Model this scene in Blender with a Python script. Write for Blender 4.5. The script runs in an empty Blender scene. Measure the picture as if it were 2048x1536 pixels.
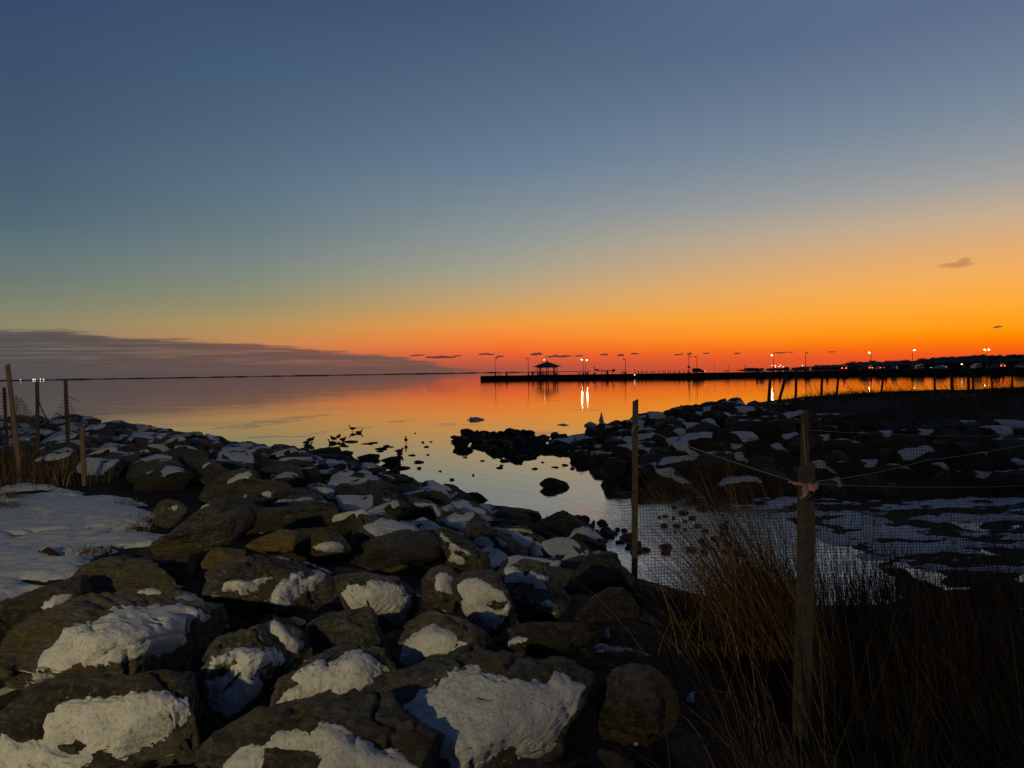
import bpy, bmesh, math, random
import numpy as np
from mathutils import Vector, Matrix

SC = bpy.context.scene
COL = SC.collection
rnd = random.Random(7)
rng = np.random.default_rng(11)

# ------------------------------------------------------------------ camera
F = 1500.0                       # focal length in photograph pixels (2048 wide)
CAM = np.array([0.0, 0.0, 3.5])  # eye 3.5 m above the bay
pitch = math.atan(24.3 / F)
roll = math.atan(0.0161)
fw = np.array([0, math.cos(pitch), -math.sin(pitch)])
u0 = np.array([0, math.sin(pitch), math.cos(pitch)])
r0 = np.array([1.0, 0, 0])
rt = r0 * math.cos(roll) - u0 * math.sin(roll)
up = u0 * math.cos(roll) + r0 * math.sin(roll)
cam_data = bpy.data.cameras.new('camera')
cam = bpy.data.objects.new('camera', cam_data)
COL.objects.link(cam)
cam_data.sensor_width = 36.0
cam_data.lens = 36.0 * F / 2048.0
cam_data.clip_start = 0.05
cam_data.clip_end = 60000
cam.matrix_world = Matrix(((rt[0], up[0], -fw[0], CAM[0]), (rt[1], up[1], -fw[1], CAM[1]),
                           (rt[2], up[2], -fw[2], CAM[2]), (0, 0, 0, 1)))
SC.camera = cam

def ray(px, py):
    px = np.asarray(px, float); py = np.asarray(py, float)
    u = (px - 1024) / F; v = (768 - py) / F
    return fw + u[..., None] * rt + v[..., None] * up

def at(px, py, d):               # the point seen at that spot, d metres ahead
    return CAM + ray(px, py) * np.asarray(d, float)[..., None]

def on_z(px, py, z=0.0):         # where that line of sight meets the level z
    r = ray(px, py)
    d = (z - CAM[2]) / r[..., 2]
    return CAM + r * d[..., None]

def project(p):
    q = p - CAM
    d = q @ fw
    return 1024 + F * (q @ rt) / d, 768 - F * (q @ up) / d, d

# ------------------------------------------------------------------ render settings
SC.view_settings.view_transform = 'Standard'
SC.view_settings.look = 'None'
SC.view_settings.exposure = 0.0
SC.view_settings.gamma = 1.0
try:
    SC.cycles.use_denoising = True
    SC.cycles.denoiser = 'OPENIMAGEDENOISE'
    SC.cycles.max_bounces = 6
    SC.cycles.caustics_reflective = False
    SC.cycles.caustics_refractive = False
    SC.cycles.sample_clamp_indirect = 3.0
except Exception:
    pass

def lin(c):
    return tuple(((x / 255 + 0.055) / 1.055) ** 2.4 if x > 10 else x / 255 / 12.92 for x in c)

# ------------------------------------------------------------------ sky (dusk, glow round the set sun)
AZ_SUN = math.radians(44)
world = bpy.data.worlds.new('World')
SC.world = world
world.use_nodes = True
WN = world.node_tree.nodes; WL = world.node_tree.links
for n in list(WN): WN.remove(n)

def wmath(op, a, b=None, c=None, clamp=False):
    n = WN.new('ShaderNodeMath'); n.operation = op; n.use_clamp = clamp
    for i, v in enumerate((a, b, c)):
        if v is None: continue
        if isinstance(v, (int, float)): n.inputs[i].default_value = v
        else: WL.new(v, n.inputs[i])
    return n.outputs[0]

def wmap(v, a, b, c, d, smooth=False):
    n = WN.new('ShaderNodeMapRange')
    n.interpolation_type = 'SMOOTHSTEP' if smooth else 'LINEAR'
    WL.new(v, n.inputs['Value'])
    for k, x in zip(('From Min', 'From Max', 'To Min', 'To Max'), (a, b, c, d)): n.inputs[k].default_value = x
    return n.outputs[0]

def wmix(f, a, b):
    n = WN.new('ShaderNodeMix'); n.data_type = 'RGBA'
    if isinstance(f, (int, float)): n.inputs[0].default_value = f
    else: WL.new(f, n.inputs[0])
    for i, v in ((6, a), (7, b)):
        if isinstance(v, tuple): n.inputs[i].default_value = v + (1,)
        else: WL.new(v, n.inputs[i])
    return n.outputs[2]

def wramp(fac, stops):
    n = WN.new('ShaderNodeValToRGB')
    WL.new(fac, n.inputs[0])
    el = n.color_ramp.elements
    stops = sorted(stops)
    el[0].position = stops[0][0]; el[0].color = stops[0][1] + (1,)
    el[1].position = stops[-1][0]; el[1].color = stops[-1][1] + (1,)
    for p, c in stops[1:-1]:
        e = el.new(p); e.color = c + (1,)
    return n.outputs[0]

EMAX = math.radians(30)
def elev(px, py):
    r = ray(px, py); r = r / np.linalg.norm(r)
    return math.asin(r[2])
def azim(px, py):
    r = ray(px, py)
    return math.atan2(r[0], r[1])
def column(px, rows):
    return [(min(1, max(0, elev(px, y) / EMAX)), lin(c)) for y, c in rows]

tc = WN.new('ShaderNodeTexCoord')
sx = WN.new('ShaderNodeSeparateXYZ')
WL.new(tc.outputs['Generated'], sx.inputs[0])
EL = wmath('ARCSINE', sx.outputs[2])
AZ = wmath('ARCTAN2', sx.outputs[0], sx.outputs[1])
elf = wmath('DIVIDE', wmath('MAXIMUM', EL, 0.0), EMAX)
T = wmath('COSINE', wmath('SUBTRACT', AZ, AZ_SUN))
c_left = wramp(elf, column(60, [(0, (54, 76, 107)), (130, (60, 82, 108)), (260, (67, 89, 112)), (380, (75, 98, 116)),
    (440, (83, 106, 116)), (500, (96, 116, 120)), (560, (109, 123, 115)), (610, (127, 130, 110)), (650, (142, 134, 106)),
    (690, (140, 122, 98)), (730, (118, 100, 92)), (758, (98, 88, 86))]))
c_mid = wramp(elf, column(1020, [(0, (68, 87, 115)), (130, (80, 101, 126)), (230, (91, 113, 138)), (330, (104, 126, 148)),
    (400, (122, 137, 148)), (480, (143, 151, 147)), (540, (165, 160, 140)), (580, (188, 163, 122)), (620, (216, 160, 92)),
    (650, (242, 152, 62)), (680, (248, 128, 50)), (700, (243, 106, 44)), (715, (222, 92, 54)), (735, (176, 84, 64)), (743, (165, 84, 66))]))
c_right = wramp(elf, column(1990, [(0, (92, 110, 138)), (130, (108, 125, 148)), (230, (125, 139, 154)), (300, (142, 150, 157)),
    (360, (162, 160, 157)), (430, (197, 172, 143)), (500, (228, 172, 112)), (560, (248, 174, 84)), (610, (255, 168, 50)),
    (650, (255, 157, 20)), (672, (255, 137, 2)), (690, (252, 110, 8)), (705, (244, 90, 24)), (726, (228, 80, 34))]))
c_ql = wramp(elf, column(520, [(0, (60, 81, 111)), (130, (69, 92, 118)), (260, (79, 102, 124)), (380, (94, 116, 131)),
    (440, (102, 122, 130)), (500, (115, 130, 131)), (560, (131, 138, 123)), (610, (151, 143, 108)), (650, (180, 147, 90)),
    (690, (200, 134, 82)), (720, (172, 106, 76)), (750, (118, 86, 79))]))
c_anti = wramp(elf, [(0.0, lin((44, 48, 62))), (0.15, lin((50, 54, 70))), (0.4, lin((46, 58, 78))), (1.0, lin((38, 54, 80)))])
t_l = math.cos(azim(60, 700) - AZ_SUN); t_m = math.cos(azim(1020, 700) - AZ_SUN); t_r = math.cos(azim(1990, 700) - AZ_SUN)
sky = wmix(wmap(T, -0.7, t_l, 0, 1), c_anti, c_left)
t_q = math.cos(azim(520, 700) - AZ_SUN)
sky = wmix(wmap(T, t_l, t_q, 0, 1), sky, c_ql)
sky = wmix(wmap(T, t_q, t_m, 0, 1), sky, c_mid)
sky = wmix(wmap(T, t_m, t_r, 0, 1), sky, c_right)
sky = wmix(wmap(EL, EMAX * 0.9, math.radians(88), 0, 1), sky, lin((27, 41, 66)))
# cloud bank low on the left, tapering towards the sunset
cv = WN.new('ShaderNodeCombineXYZ')
WL.new(wmath('MULTIPLY', AZ, 9.0), cv.inputs[0]); WL.new(wmath('MULTIPLY', EL, 130.0), cv.inputs[1])
nz = WN.new('ShaderNodeTexNoise'); nz.inputs['Scale'].default_value = 1.3; nz.inputs['Detail'].default_value = 6
nz.inputs['Roughness'].default_value = 0.55
WL.new(cv.outputs[0], nz.inputs['Vector'])
NZ = wmath('SUBTRACT', nz.outputs[0], 0.5)
cv2 = WN.new('ShaderNodeCombineXYZ')
WL.new(wmath('MULTIPLY', AZ, 30.0), cv2.inputs[0]); WL.new(wmath('MULTIPLY', EL, 420.0), cv2.inputs[1])
nz2 = WN.new('ShaderNodeTexNoise'); nz2.inputs['Scale'].default_value = 1.0; nz2.inputs['Detail'].default_value = 5
WL.new(cv2.outputs[0], nz2.inputs['Vector'])
NZ2 = wmath('SUBTRACT', nz2.outputs[0], 0.5)
azf = wmap(AZ, -0.75, 0.05, 0, 1)
def azs(px): return (azim(px, 740) + 0.75) / 0.8
tops = [(0.0, 650 - 8)] 
stops = [(0.0, 0.066)]
for px, py in ((0, 655), (120, 660), (250, 671), (400, 680), (520, 687), (620, 696), (700, 704), (780, 711), (850, 722), (920, 735), (1000, 744)):
    stops.append((azs(px), max(0.0, elev(px, py))))
stops.append((1.0, -0.002))
topn = wramp(azf, [(p, (e * 10, e * 10, e * 10)) for p, e in stops])
top = wmath('MULTIPLY', topn, 0.1)
below = wmath('ADD', wmath('SUBTRACT', top, EL), wmath('ADD', wmath('MULTIPLY', NZ, 0.016), wmath('MULTIPLY', NZ2, 0.006)))
bank = wmap(below, -0.0012, 0.0042, 0, 0.96, True)
bank = wmath('MULTIPLY', bank, wmap(AZ, azim(1010, 740), azim(860, 740), 0, 1, True))
cv3 = WN.new('ShaderNodeCombineXYZ')
WL.new(wmath('MULTIPLY', AZ, 6.0), cv3.inputs[0]); WL.new(wmath('MULTIPLY', EL, 210.0), cv3.inputs[1])
nz3 = WN.new('ShaderNodeTexNoise'); nz3.inputs['Scale'].default_value = 1.0; nz3.inputs['Detail'].default_value = 7; nz3.inputs['Roughness'].default_value = 0.6
WL.new(cv3.outputs[0], nz3.inputs['Vector'])
layer = wmath('MULTIPLY', wmap(nz3.outputs[0], 0.44, 0.70, 0, 1, True), wmap(EL, 0.006, 0.024, 0.1, 0.95, True))
ccol = wmix(wmap(AZ, azim(100, 700), azim(900, 700), 0, 1), lin((82, 77, 77)), lin((128, 84, 72)))
ccol = wmix(wmap(EL, 0.0, 0.045, 0, 1), wmix(0.45, ccol, lin((84, 76, 77))), ccol)
ccol = wmix(layer, ccol, wmix(wmap(AZ, azim(100, 700), azim(900, 700), 0, 1), lin((116, 107, 97)), lin((178, 108, 74))))
sky = wmix(bank, sky, ccol)
acc = None
for (px, py, w, h, s) in ((1912, 530, 26, 3.6, .5), (1927, 524, 9, 6.5, .5)):
    a = wmath('DIVIDE', wmath('ADD', wmath('SUBTRACT', AZ, azim(px, py)), wmath('MULTIPLY', NZ2, 0.014)), w / F)
    e = wmath('DIVIDE', wmath('ADD', wmath('SUBTRACT', EL, elev(px, py)), wmath('MULTIPLY', NZ2, 0.006)), h / F)
    m = wmap(wmath('ADD', wmath('MULTIPLY', a, a), wmath('MULTIPLY', e, e)), 0.1, 1.8, s, 0, True)
    acc = m if acc is None else wmath('MAXIMUM', acc, m)
sky = wmix(acc, sky, lin((148, 106, 76)))
bg = WN.new('ShaderNodeBackground'); WL.new(sky, bg.inputs[0]); bg.inputs[1].default_value = 1.0
wo = WN.new('ShaderNodeOutputWorld'); WL.new(bg.outputs[0], wo.inputs[0])

# last light of the sun, already at the horizon beyond the right edge
sd = bpy.data.lights.new('sun', 'SUN'); sd.energy = 0.05; sd.angle = math.radians(6); sd.color = (1.0, 0.5, 0.22)
sun = bpy.data.objects.new('sun', sd); COL.objects.link(sun)
sdir = Vector((math.sin(AZ_SUN) * math.cos(0.03), math.cos(AZ_SUN) * math.cos(0.03), math.sin(0.03)))
sun.rotation_euler = sdir.to_track_quat('Z', 'Y').to_euler()
LAMP_POS = (-6.5, -5.5, 5.6)     # car-park lamp behind the photographer: its own light is set in its builder
LAMP_POWER = 3500       # a shaded lantern: lights the boulders, not the grass to the right

# ------------------------------------------------------------------ numpy noise
def _hash(ix, iy, iz, seed):
    h = (ix.astype(np.int64) * 374761393 + iy.astype(np.int64) * 668265263 + iz.astype(np.int64) * 2147483647 + seed * 1274126177) & 0xffffffff
    h = ((h ^ (h >> 13)) * 1274126177) & 0xffffffff
    h = ((h ^ (h >> 16)) * 2246822519) & 0xffffffff
    return ((h ^ (h >> 15)) & 0xffffff) / float(0xffffff)

def vnoise(p, seed=0):
    i = np.floor(p); f = p - i; u = f * f * f * (f * (f * 6 - 15) + 10)
    r = 0
    for dx in (0, 1):
        for dy in (0, 1):
            for dz in (0, 1):
                w = (u[:, 0] if dx else 1 - u[:, 0]) * (u[:, 1] if dy else 1 - u[:, 1]) * (u[:, 2] if dz else 1 - u[:, 2])
                r = r + w * _hash(i[:, 0] + dx, i[:, 1] + dy, i[:, 2] + dz, seed)
    return r * 2 - 1

def fbm(p, octv=4, seed=0, gain=0.5):
    a = 1.0; s = 0; q = np.asarray(p, float); tot = 0
    for k in range(octv):
        s = s + a * vnoise(q, seed + k * 17); tot += a
        q = q * 2.03 + 3.7; a *= gain
    return s / tot

def sstep(a, b, x):
    t = np.clip((x - a) / (b - a), 0, 1)
    return t * t * (3 - 2 * t)

# ------------------------------------------------------------------ mesh helpers
def mesh_np(name, v, f):
    me = bpy.data.meshes.new(name)
    v = np.ascontiguousarray(v, np.float32)
    if isinstance(f, np.ndarray):
        k = f.shape[1]; n = len(f)
        me.vertices.add(len(v)); me.vertices.foreach_set('co', v.ravel())
        me.loops.add(n * k); me.loops.foreach_set('vertex_index', np.ascontiguousarray(f, np.int32).ravel())
        me.polygons.add(n); me.polygons.foreach_set('loop_start', np.arange(0, n * k, k, dtype=np.int32))
        me.polygons.foreach_set('loop_total', np.full(n, k, np.int32))
        me.update(calc_edges=True)
    else:
        me.from_pydata(v.tolist(), [], f); me.update()
    return me

def smooth(me, on=True):
    me.polygons.foreach_set('use_smooth', np.full(len(me.polygons), on)); return me

def obj(name, me, mat=None, parent=None, loc=None, rotz=None):
    o = bpy.data.objects.new(name, me); COL.objects.link(o)
    if mat is not None and me is not None and len(me.materials) == 0: me.materials.append(mat)
    if parent is not None: o.parent = parent
    if loc is not None: o.location = [float(x) for x in loc]
    if rotz is not None: o.rotation_euler = (0, 0, float(rotz))
    return o

def thing(name, label, cat, loc=(0, 0, 0), rotz=0.0, group=None, me=None, mat=None):
    o = obj(name, me, mat, None, loc, rotz)
    o['label'] = label; o['category'] = cat
    if group: o['group'] = group
    return o

def struct(name, me, mat, label=None, kind='structure'):
    o = obj(name, me, mat); o['kind'] = kind
    if label: o['label'] = label
    return o

def normals(v, f):
    n = np.zeros_like(v)
    fn = np.cross(v[f[:, 1]] - v[f[:, 0]], v[f[:, 2]] - v[f[:, 0]])
    for k in range(3): np.add.at(n, f[:, k], fn)
    return n / (np.linalg.norm(n, axis=1, keepdims=True) + 1e-12)

class MB:
    """collects boxes, tubes and lathes into one mesh"""
    def __init__(s): s.v = []; s.f = []
    def add(s, v, f):
        o = len(s.v); s.v += [tuple(map(float, p)) for p in v]; s.f += [tuple(i + o for i in q) for q in f]; return s
    def box(s, c, d, taper=1.0, rz=0.0):
        x, y, z = d[0] / 2, d[1] / 2, d[2] / 2
        p = []
        for sz, t in ((-1, 1.0), (1, taper)):
            for sx_, sy_ in ((-1, -1), (1, -1), (1, 1), (-1, 1)):
                a, b = sx_ * x * t, sy_ * y * t
                p.append((c[0] + a * math.cos(rz) - b * math.sin(rz), c[1] + a * math.sin(rz) + b * math.cos(rz), c[2] + sz * z))
        return s.add(p, [(3, 2, 1, 0), (4, 5, 6, 7), (0, 1, 5, 4), (1, 2, 6, 5), (2, 3, 7, 6), (3, 0, 4, 7)])
    def tube(s, pts, rad, n=8, cap=True):
        pts = [Vector(p) for p in pts]
        if not hasattr(rad, '__len__'): rad = [rad] * len(pts)
        vs = []; fs = []
        ref = None
        for i, p in enumerate(pts):
            t = (pts[min(i + 1, len(pts) - 1)] - pts[max(i - 1, 0)]).normalized()
            if ref is None:
                ref = Vector((0, 0, 1)) if abs(t.z) < 0.9 else Vector((1, 0, 0))
            a = t.cross(ref).normalized(); b = t.cross(a).normalized(); ref = -b if False else ref
            for k in range(n):
                w = 2 * math.pi * k / n
                vs.append(p + (a * math.cos(w) + b * math.sin(w)) * rad[i])
        for i in range(len(pts) - 1):
            for k in range(n):
                fs.append((i * n + k, i * n + (k + 1) % n, (i + 1) * n + (k + 1) % n, (i + 1) * n + k))
        if cap:
            fs.append(tuple(range(n - 1, -1, -1))); fs.append(tuple(range((len(pts) - 1) * n, len(pts) * n)))
        return s.add(vs, fs)
    def lathe(s, prof, n=12, c=(0, 0, 0)):
        vs = []; fs = []
        for r, z in prof:
            for k in range(n):
                w = 2 * math.pi * k / n; vs.append((c[0] + r * math.cos(w), c[1] + r * math.sin(w), c[2] + z))
        for i in range(len(prof) - 1):
            for k in range(n): fs.append((i * n + k, i * n + (k + 1) % n, (i + 1) * n + (k + 1) % n, (i + 1) * n + k))
        fs.append(tuple(range(n - 1, -1, -1))); fs.append(tuple(range((len(prof) - 1) * n, len(prof) * n)))
        return s.add(vs, fs)
    def mesh(s, name='mesh', sm=False):
        me = bpy.data.meshes.new(name); me.from_pydata(s.v, [], s.f); me.update()
        if sm: smooth(me)
        return me

# ------------------------------------------------------------------ materials
def newmat(name):
    m = bpy.data.materials.new(name); m.use_nodes = True
    nt = m.node_tree; b = nt.nodes['Principled BSDF']
    return m, nt, b

def plain(name, c, rough=0.6, metal=0.0, var=0.15, scale=12.0, spec=0.5):
    m, nt, b = newmat(name)
    n = nt.nodes.new('ShaderNodeTexNoise'); n.inputs['Scale'].default_value = scale; n.inputs['Detail'].default_value = 5
    t = nt.nodes.new('ShaderNodeTexCoord'); nt.links.new(t.outputs['Object'], n.inputs['Vector'])
    r = nt.nodes.new('ShaderNodeValToRGB'); nt.links.new(n.outputs[0], r.inputs[0])
    r.color_ramp.elements[0].position = 0.3; r.color_ramp.elements[1].position = 0.7
    r.color_ramp.elements[0].color = tuple(x * (1 - var) for x in c) + (1,)
    r.color_ramp.elements[1].color = tuple(min(1, x * (1 + var)) for x in c) + (1,)
    nt.links.new(r.outputs[0], b.inputs['Base Color'])
    b.inputs['Roughness'].default_value = rough; b.inputs['Metallic'].default_value = metal
    b.inputs['Specular IOR Level'].default_value = spec
    return m

def glow(name, c, s):
    m, nt, b = newmat(name)
    b.inputs['Base Color'].default_value = c + (1,)
    b.inputs['Emission Color'].default_value = c + (1,); b.inputs['Emission Strength'].default_value = s
    return m

def rock_mat(name, dark, light, moss, mossamt, lichen=0.35):
    m, nt, b = newmat(name)
    N = nt.nodes; L = nt.links
    t = N.new('ShaderNodeTexCoord'); oi = N.new('ShaderNodeObjectInfo')
    off = N.new('ShaderNodeVectorMath'); off.operation = 'SCALE'; off.inputs[0].default_value = (37.0, 19.0, 53.0)
    L.new(oi.outputs['Random'], off.inputs['Scale'])
    ad = N.new('ShaderNodeVectorMath'); L.new(t.outputs['Object'], ad.inputs[0]); L.new(off.outputs[0], ad.inputs[1])
    def noise(sc, det=6, ro=0.6, vec=None, dist=0.0):
        n = N.new('ShaderNodeTexNoise'); n.inputs['Scale'].default_value = sc; n.inputs['Detail'].default_value = det
        n.inputs['Roughness'].default_value = ro; n.inputs['Distortion'].default_value = dist
        L.new(vec or ad.outputs[0], n.inputs['Vector']); return n.outputs[0]
    def ramp(f, p0, p1, c0, c1):
        r = N.new('ShaderNodeValToRGB'); L.new(f, r.inputs[0]); e = r.color_ramp.elements
        e[0].position = p0; e[1].position = p1; e[0].color = c0 + (1,); e[1].color = c1 + (1,); return r.outputs[0]
    def mix(f, a, c):
        n = N.new('ShaderNodeMix'); n.data_type = 'RGBA'
        if isinstance(f, float): n.inputs[0].default_value = f
        else: L.new(f, n.inputs[0])
        for i, x in ((6, a), (7, c)):
            if isinstance(x, tuple): n.inputs[i].default_value = x + (1,)
            else: L.new(x, n.inputs[i])
        return n.outputs[2]
    mp = N.new('ShaderNodeMapping'); mp.inputs['Scale'].default_value = (1.2, 2.0, 9.0); mp.inputs['Rotation'].default_value = (0.5, 0.35, 0.8)
    L.new(ad.outputs[0], mp.inputs[0])
    strat = noise(3.0, 8, 0.65, mp.outputs[0], 0.6)
    big = noise(2.2, 5); fine = noise(26.0, 8, 0.7)
    base = ramp(big, 0.30, 0.70, tuple(x * 0.75 for x in dark), tuple(x * 1.35 for x in light))
    base = mix(ramp(strat, 0.42, 0.62, (0.0,) * 3, (0.75,) * 3), base, tuple(x * 0.45 for x in dark))
    mid = noise(7.5, 8, 0.75)
    base = mix(ramp(mid, 0.30, 0.52, (0.85,) * 3, (0.0,) * 3), base, tuple(x * 0.25 for x in dark))
    base = mix(ramp(fine, 0.50, 0.66, (0.0,) * 3, (min(1.0, lichen * 1.7),) * 3), base, (0.34, 0.32, 0.25))
    mm = ramp(noise(3.1, 7, 0.68), 0.62 - mossamt * 0.5, 0.72 - mossamt * 0.42, (0.0,) * 3, (1.0,) * 3)
    base = mix(mm, base, mix(fine, tuple(x * 0.45 for x in moss), tuple(x * 1.3 for x in moss)))
    hs = N.new('ShaderNodeHueSaturation'); L.new(base, hs.inputs['Color'])
    mr = N.new('ShaderNodeMapRange'); L.new(oi.outputs['Random'], mr.inputs[0]); mr.inputs[3].default_value = 0.7; mr.inputs[4].default_value = 1.25
    L.new(mr.outputs[0], hs.inputs['Value'])
    L.new(hs.outputs[0], b.inputs['Base Color'])
    b.inputs['Roughness'].default_value = 0.72; b.inputs['Specular IOR Level'].default_value = 0.35
    bp = N.new('ShaderNodeBump'); bp.inputs['Strength'].default_value = 1.0; bp.inputs['Distance'].default_value = 0.12
    h = N.new('ShaderNodeMath'); h.operation = 'MULTIPLY_ADD'; L.new(strat, h.inputs[0]); h.inputs[1].default_value = 1.4; L.new(noise(14.0, 9, 0.72), h.inputs[2])
    L.new(h.outputs[0], bp.inputs['Height']); L.new(bp.outputs[0], b.inputs['Normal'])
    return m

M = {}
M['rock'] = rock_mat('boulder rock', (0.040, 0.038, 0.034), (0.160, 0.150, 0.124), (0.115, 0.098, 0.045), 0.18)
M['rock_moss'] = rock_mat('mossy boulder rock', (0.036, 0.034, 0.029), (0.142, 0.132, 0.104), (0.130, 0.112, 0.050), 0.33)
M['rock_gold'] = rock_mat('lichen covered rock', (0.060, 0.048, 0.026), (0.18, 0.14, 0.065), (0.24, 0.175, 0.055), 0.55)
M['rock_grey'] = rock_mat('blue grey boulder rock', (0.058, 0.059, 0.057), (0.175, 0.172, 0.155), (0.155, 0.12, 0.04), 0.30)
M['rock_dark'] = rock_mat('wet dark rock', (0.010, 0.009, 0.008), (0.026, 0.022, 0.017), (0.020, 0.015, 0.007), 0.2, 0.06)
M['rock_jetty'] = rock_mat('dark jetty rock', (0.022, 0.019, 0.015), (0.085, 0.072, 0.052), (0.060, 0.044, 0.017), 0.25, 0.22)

def snow_mat(name, c=(0.52, 0.54, 0.58)):
    m, nt, b = newmat(name); N = nt.nodes; L = nt.links
    t = N.new('ShaderNodeTexCoord')
    n = N.new('ShaderNodeTexNoise'); n.inputs['Scale'].default_value = 9; n.inputs['Detail'].default_value = 8; n.inputs['Roughness'].default_value = 0.62
    L.new(t.outputs['Object'], n.inputs['Vector'])
    r = N.new('ShaderNodeValToRGB'); L.new(n.outputs[0], r.inputs[0])
    r.color_ramp.elements[0].position = 0.25; r.color_ramp.elements[0].color = tuple(x * 0.72 for x in c) + (1,)
    r.color_ramp.elements[1].position = 0.6; r.color_ramp.elements[1].color = c + (1,)
    L.new(r.outputs[0], b.inputs['Base Color'])
    b.inputs['Roughness'].default_value = 0.55; b.inputs['Specular IOR Level'].default_value = 0.3
    b.inputs['Subsurface Weight'].default_value = 0.0
    g = N.new('ShaderNodeTexNoise'); g.inputs['Scale'].default_value = 55; g.inputs['Detail'].default_value = 6; g.inputs['Roughness'].default_value = 0.75
    L.new(t.outputs['Object'], g.inputs['Vector'])
    dr = N.new('ShaderNodeValToRGB'); L.new(g.outputs[0], dr.inputs[0])       # grit and melt pits
    dr.color_ramp.elements[0].position = 0.30; dr.color_ramp.elements[0].color = (0.45, 0.42, 0.36, 1)
    dr.color_ramp.elements[1].position = 0.50; dr.color_ramp.elements[1].color = (1, 1, 1, 1)
    mu = N.new('ShaderNodeMix'); mu.data_type = 'RGBA'; mu.blend_type = 'MULTIPLY'; mu.inputs[0].default_value = 1.0
    L.new(r.outputs[0], mu.inputs[6]); L.new(dr.outputs[0], mu.inputs[7]); L.new(mu.outputs[2], b.inputs['Base Color'])
    hsum = N.new('ShaderNodeMath'); hsum.operation = 'MULTIPLY_ADD'; L.new(g.outputs[0], hsum.inputs[0]); hsum.inputs[1].default_value = 0.35; L.new(n.outputs[0], hsum.inputs[2])
    bp = N.new('ShaderNodeBump'); bp.inputs['Strength'].default_value = 0.9; bp.inputs['Distance'].default_value = 0.035
    L.new(hsum.outputs[0], bp.inputs['Height']); L.new(bp.outputs[0], b.inputs['Normal'])
    return m
M['snow'] = snow_mat('old snow')
M['ice'] = snow_mat('grey ice', (0.42, 0.45, 0.50))
M['wood'] = plain('weathered wood', (0.060, 0.046, 0.026), 0.8, 0, 0.35, 30)
M['wood_pale'] = plain('pale weathered wood', (0.13, 0.088, 0.060), 0.8, 0, 0.3, 30)
M['wood_dark'] = plain('dark wood', (0.035, 0.027, 0.02), 0.85, 0, 0.3, 30)
M['wire'] = plain('dark netting cord', (0.022, 0.02, 0.018), 0.6)
M['string'] = plain('pale nylon string', (0.20, 0.19, 0.17), 0.5)
M['ribbon'] = plain('faded pink ribbon', (0.62, 0.30, 0.22), 0.7, 0, 0.25, 20)
M['metal'] = plain('dark painted metal', (0.02, 0.02, 0.02), 0.5)
M['concrete'] = plain('concrete', (0.16, 0.15, 0.13), 0.85, 0, 0.2, 2)
M['bulkhead'] = plain('tarred bulkhead timber', (0.022, 0.019, 0.016), 0.85, 0, 0.3, 3)
M['asphalt'] = plain('asphalt', (0.055, 0.055, 0.055), 0.9, 0, 0.2, 3)
M['shingle'] = plain('dark roof shingle', (0.03, 0.028, 0.026), 0.85, 0, 0.3, 4)
M['bin'] = plain('dark bin plastic', (0.015, 0.015, 0.016), 0.6)
M['glass'] = plain('dark car glass', (0.012, 0.013, 0.015), 0.08)
M['tyre'] = plain('tyre rubber', (0.012, 0.012, 0.012), 0.9)
M['rim'] = plain('alloy rim', (0.4, 0.4, 0.4), 0.35, 0.8)
M['lamp_lit'] = glow('lit lamp', (1.0, 0.78, 0.40), 13)
M['lamp_dim'] = glow('dim lamp', (1.0, 0.62, 0.30), 6)
M['lamp_off'] = plain('lamp glass unlit', (0.10, 0.08, 0.06), 0.3)
M['tail'] = glow('tail light', (1.0, 0.05, 0.03), 14)
M['tail_off'] = plain('tail lens', (0.25, 0.02, 0.015), 0.3)
M['head'] = glow('head light', (1.0, 0.93, 0.75), 26)
M['head_off'] = plain('head lens', (0.45, 0.45, 0.42), 0.2)
M['far_light'] = glow('far shore light', (1.0, 0.9, 0.72), 7)
# ------------------------------------------------------------------ lie of the land
TOE_A = np.array([(-70, 42), (-30, 38.5), (-19, 36.5), (-12.5, 34.5), (-9.2, 32), (-6.8, 28.8), (-4.7, 25.4), (-2.5, 21.5), (-0.7, 18.3), (0.7, 15.3), (1.7, 12.9), (3.2, 11.2),
                  (6, 10.7), (12, 10.2), (70, 8), (70, -45), (-70, -45)], float)
TOE_B = np.array([(2.9, 33.5), (2.5, 29), (2.9, 25), (3.5, 22.0), (6, 20.5), (9, 19.9), (14, 19.2), (25, 18.2), (70, 16), (70, 62), (25, 52), (12, 46), (6, 41), (3.6, 37)], float)

def poly_sd(p, poly):
    """signed distance to a polygon, positive inside"""
    p = np.asarray(p, float); d = np.full(len(p), 1e9); ins = np.zeros(len(p), bool)
    n = len(poly)
    for i in range(n):
        a = poly[i]; b = poly[(i + 1) % n]; e = b - a
        w = p - a
        t = np.clip((w @ e) / (e @ e + 1e-12), 0, 1)
        q = w - t[:, None] * e
        d = np.minimum(d, np.hypot(q[:, 0], q[:, 1]))
        c = ((a[1] <= p[:, 1]) != (b[1] <= p[:, 1]))
        with np.errstate(divide='ignore', invalid='ignore'):
            xx = a[0] + (p[:, 1] - a[1]) * e[0] / (e[1] if e[1] != 0 else 1e-12)
        ins ^= c & (p[:, 0] < xx)
    return np.where(ins, d, -d)

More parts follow.
